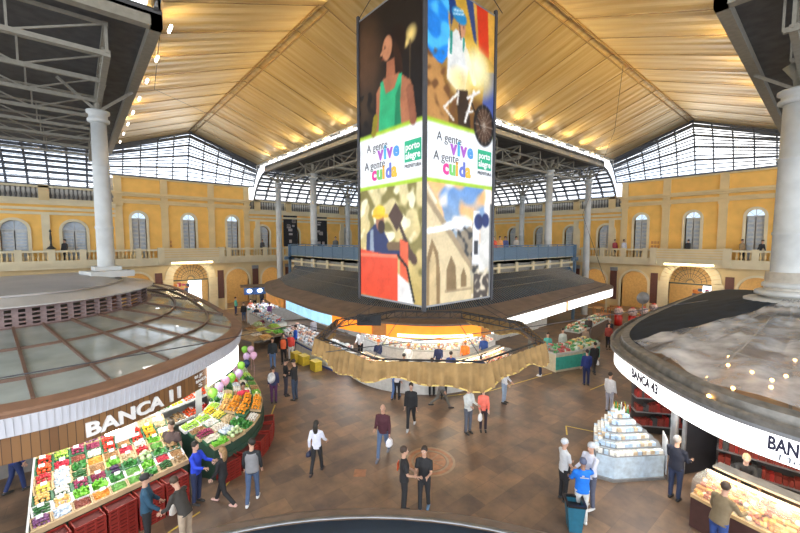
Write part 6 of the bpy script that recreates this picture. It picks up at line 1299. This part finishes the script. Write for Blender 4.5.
for x, y, t, lb in ((11.9, 20.5, (.02, .1, .45), 'seller in blue behind the fish counter'), (12.0, 23.0, (.6, .6, .65), 'seller in grey at the far part of the fish counter'), (20.2, 10.5, (.08, .35, .3), 'seller in green behind the turquoise counter'), (21.8, 10.4, (.5, .55, .5), 'seller in pale grey behind the second turquoise counter'), (19.4, 11.0, (.15, .15, .12), 'seller in dark clothes near the turquoise counter'), (25.5, 9.2, (.3, .05, .04), 'person in dark red at the far end of the right walkway'), (27.5, 8.2, (.1, .1, .12), 'person in black at the far end of the right walkway'), (30.5, 7.6, (.02, .06, .4), 'person in blue near the capsule machines')):
    P(0, 0, 190, 1.70, t, black, label=lb, xy=(x, y), voxel=.035, detail=False)
# right group
P(563, 500, 80, 1.70, (.62, .64, .66), black, (.55, .58, .62), skinA, label='worker in a hairnet, white shirt and black apron talking beside the bin', hairstyle='net', apron=black, arms=((10, 6, 35), (15, 6, 50)), voxel=.016, long_sleeve=False)
P(589, 508, -110, 1.76, (.60, .62, .72), (.10, .11, .16), (.50, .53, .56), skinA, label='worker in a hairnet and white shirt leaning in to talk', hairstyle='net', arms=((15, 8, 60), (35, 8, 40)), voxel=.016, girth=1.12, shoes=(.6, .6, .6))
P(581, 523, 10, 1.66, (.01, .17, .68), (.62, .62, .60), (.10, .12, .20), skinB, label='worker in a bright blue shirt and white trousers seen from behind', hairstyle='net', arms=((60, 25, 20), (25, 10, 40)), voxel=.016, girth=1.12, shoes=(.75, .75, .72))
bl = [o for o in bpy.data.objects if o.get('label', '').startswith('worker in a bright blue shirt')][0]; pr_ = MB().obox((0, 0, 0), .2, .008, .02, 0).obox((-.03, 0, .04), .05, .008, .03, 0).build('back_print', white_paint); pr_.parent = bl; pr_.location = (0, -.155, 1.26)
P(688, 503, 60, 1.76, (.018, .022, .04), (.03, .045, .10), (.40, .38, .36), skinC, label='grey-haired person in a dark jacket waiting at the deli counter', xy=(11.95, 2.5), arms=((20, 8, 60), (20, 8, 60)), voxel=.018, girth=1.12)
P(715, 484, 75, 1.76, (.20, .15, .085), (.03, .07, .25), (.05, .03, .02), label='person in an olive sweater leaning to the lit deli glass', xy=(10.3, 1.35), lean=14, arms=((35, 8, 50), (10, 14, 20)), voxel=.018, girth=1.1)
P(0, 0, 215, 1.66, black, black, (.55, .42, .25), skinC, label='blonde seller in black leaning behind the deli counter', xy=(12.75, 1.25), lean=25, hairstyle='short', arms=((60, 5, 20), (60, 5, 20)))
P(0, 0, 200, 1.72, (.6, .6, .62), black, label='seller in white deeper behind the deli counter', xy=(13.3, -.4), arms=((30, 5, 50), (30, 5, 50)))
# people on the gallery
gz = 5.32
for px, py, fc, t, b, lb, side in ((66, 246, 180, black, black, 'person in black on the left gallery beside the iron lamp stand', 'L'), (263, 246, 180, (.05, .05, .06), black, 'dark figure on the left gallery right of the tall wall', 'L'), (614, 246, 180, (.35, .05, .06), black, 'person in dark red on the right gallery', 'R'), (623, 246, 180, (.5, .5, .55), navy, 'person in grey on the right gallery beside the one in red', 'R'),
                                  (687, 246, 0, black, black, 'dark figure by the middle window of the right gallery', 'R'), (758, 247, 180, black, navy, 'person in black bending at the rail on the right gallery', 'R'), (741, 248, 180, (.3, .2, .1), black, 'brown-clad person behind the right gallery balusters', 'R')):
    r = (px - 400) / F; # bearing meets the gallery line
    fxv = (math.sin(YAW) + r / math.cos(PITCH) * math.cos(YAW), math.cos(YAW) - r / math.cos(PITCH) * math.sin(YAW)); D = WALL - .55; tt = D / (fxv[1] if side == 'L' else fxv[0])
    P(0, 0, fc, 1.72, t, b, label=lb, xy=(fxv[0] * tt, fxv[1] * tt), z0=gz, voxel=.035, detail=False, lean=25 if 'bending' in lb else 0)
for x, y, t, lb in ((22.3, 15.8, (.7, .1, .06), 'person in red on the raised deck right of the banner'), (23.2, 15.9, (.85, .35, .12), 'person in orange on the raised deck right of the banner'), (24.2, 16.1, (.08, .1, .25), 'person in navy on the raised deck right of the banner'), (25.8, 16.2, (.5, .45, .4), 'person in beige on the raised deck right of the banner'), (16.2, 27.0, (.1, .1, .1), 'dark figure on the raised deck left of the banner')):
    P(0, 0, 180, 1.70, t, black, label=lb, xy=(x, y), z0=5.56, voxel=.035, detail=False)
bpy.context.view_layer.update(); dg = bpy.context.evaluated_depsgraph_get()
for o, mt, parent, extra in remesh_jobs:
    me = bpy.data.meshes.new_from_object(o.evaluated_get(dg)); nm = o.name; bpy.data.objects.remove(o)
    me.materials.clear(); me.materials.append(mt)
    if extra is not None and extra.v:
        vs = [tuple(v.co) for v in me.vertices]; fs = [tuple(p.vertices) for p in me.polygons]; k = len(vs); nf = len(fs); m2 = bpy.data.meshes.new(nm)
        m2.from_pydata(vs + [tuple(q) for q in extra.v], [], fs + [tuple(k + q for q in f) for f in extra.f]); m2.materials.append(mt)
        names = [q for q in extra.ms]; 
        for q in names: m2.materials.append(q)
        hand_faces = 0; idx = [0] * nf
        for i, f in enumerate(extra.f):
            q = extra.mi[i]; idx.append(0 if extra.hand_n > i else q + 1)
        m2.polygons.foreach_set('material_index', idx); me = m2
    me.polygons.foreach_set('use_smooth', [True] * len(me.polygons)); me.update()
    o = bpy.data.objects.new(nm.split('.')[0], me); col.objects.link(o); o.parent = parent
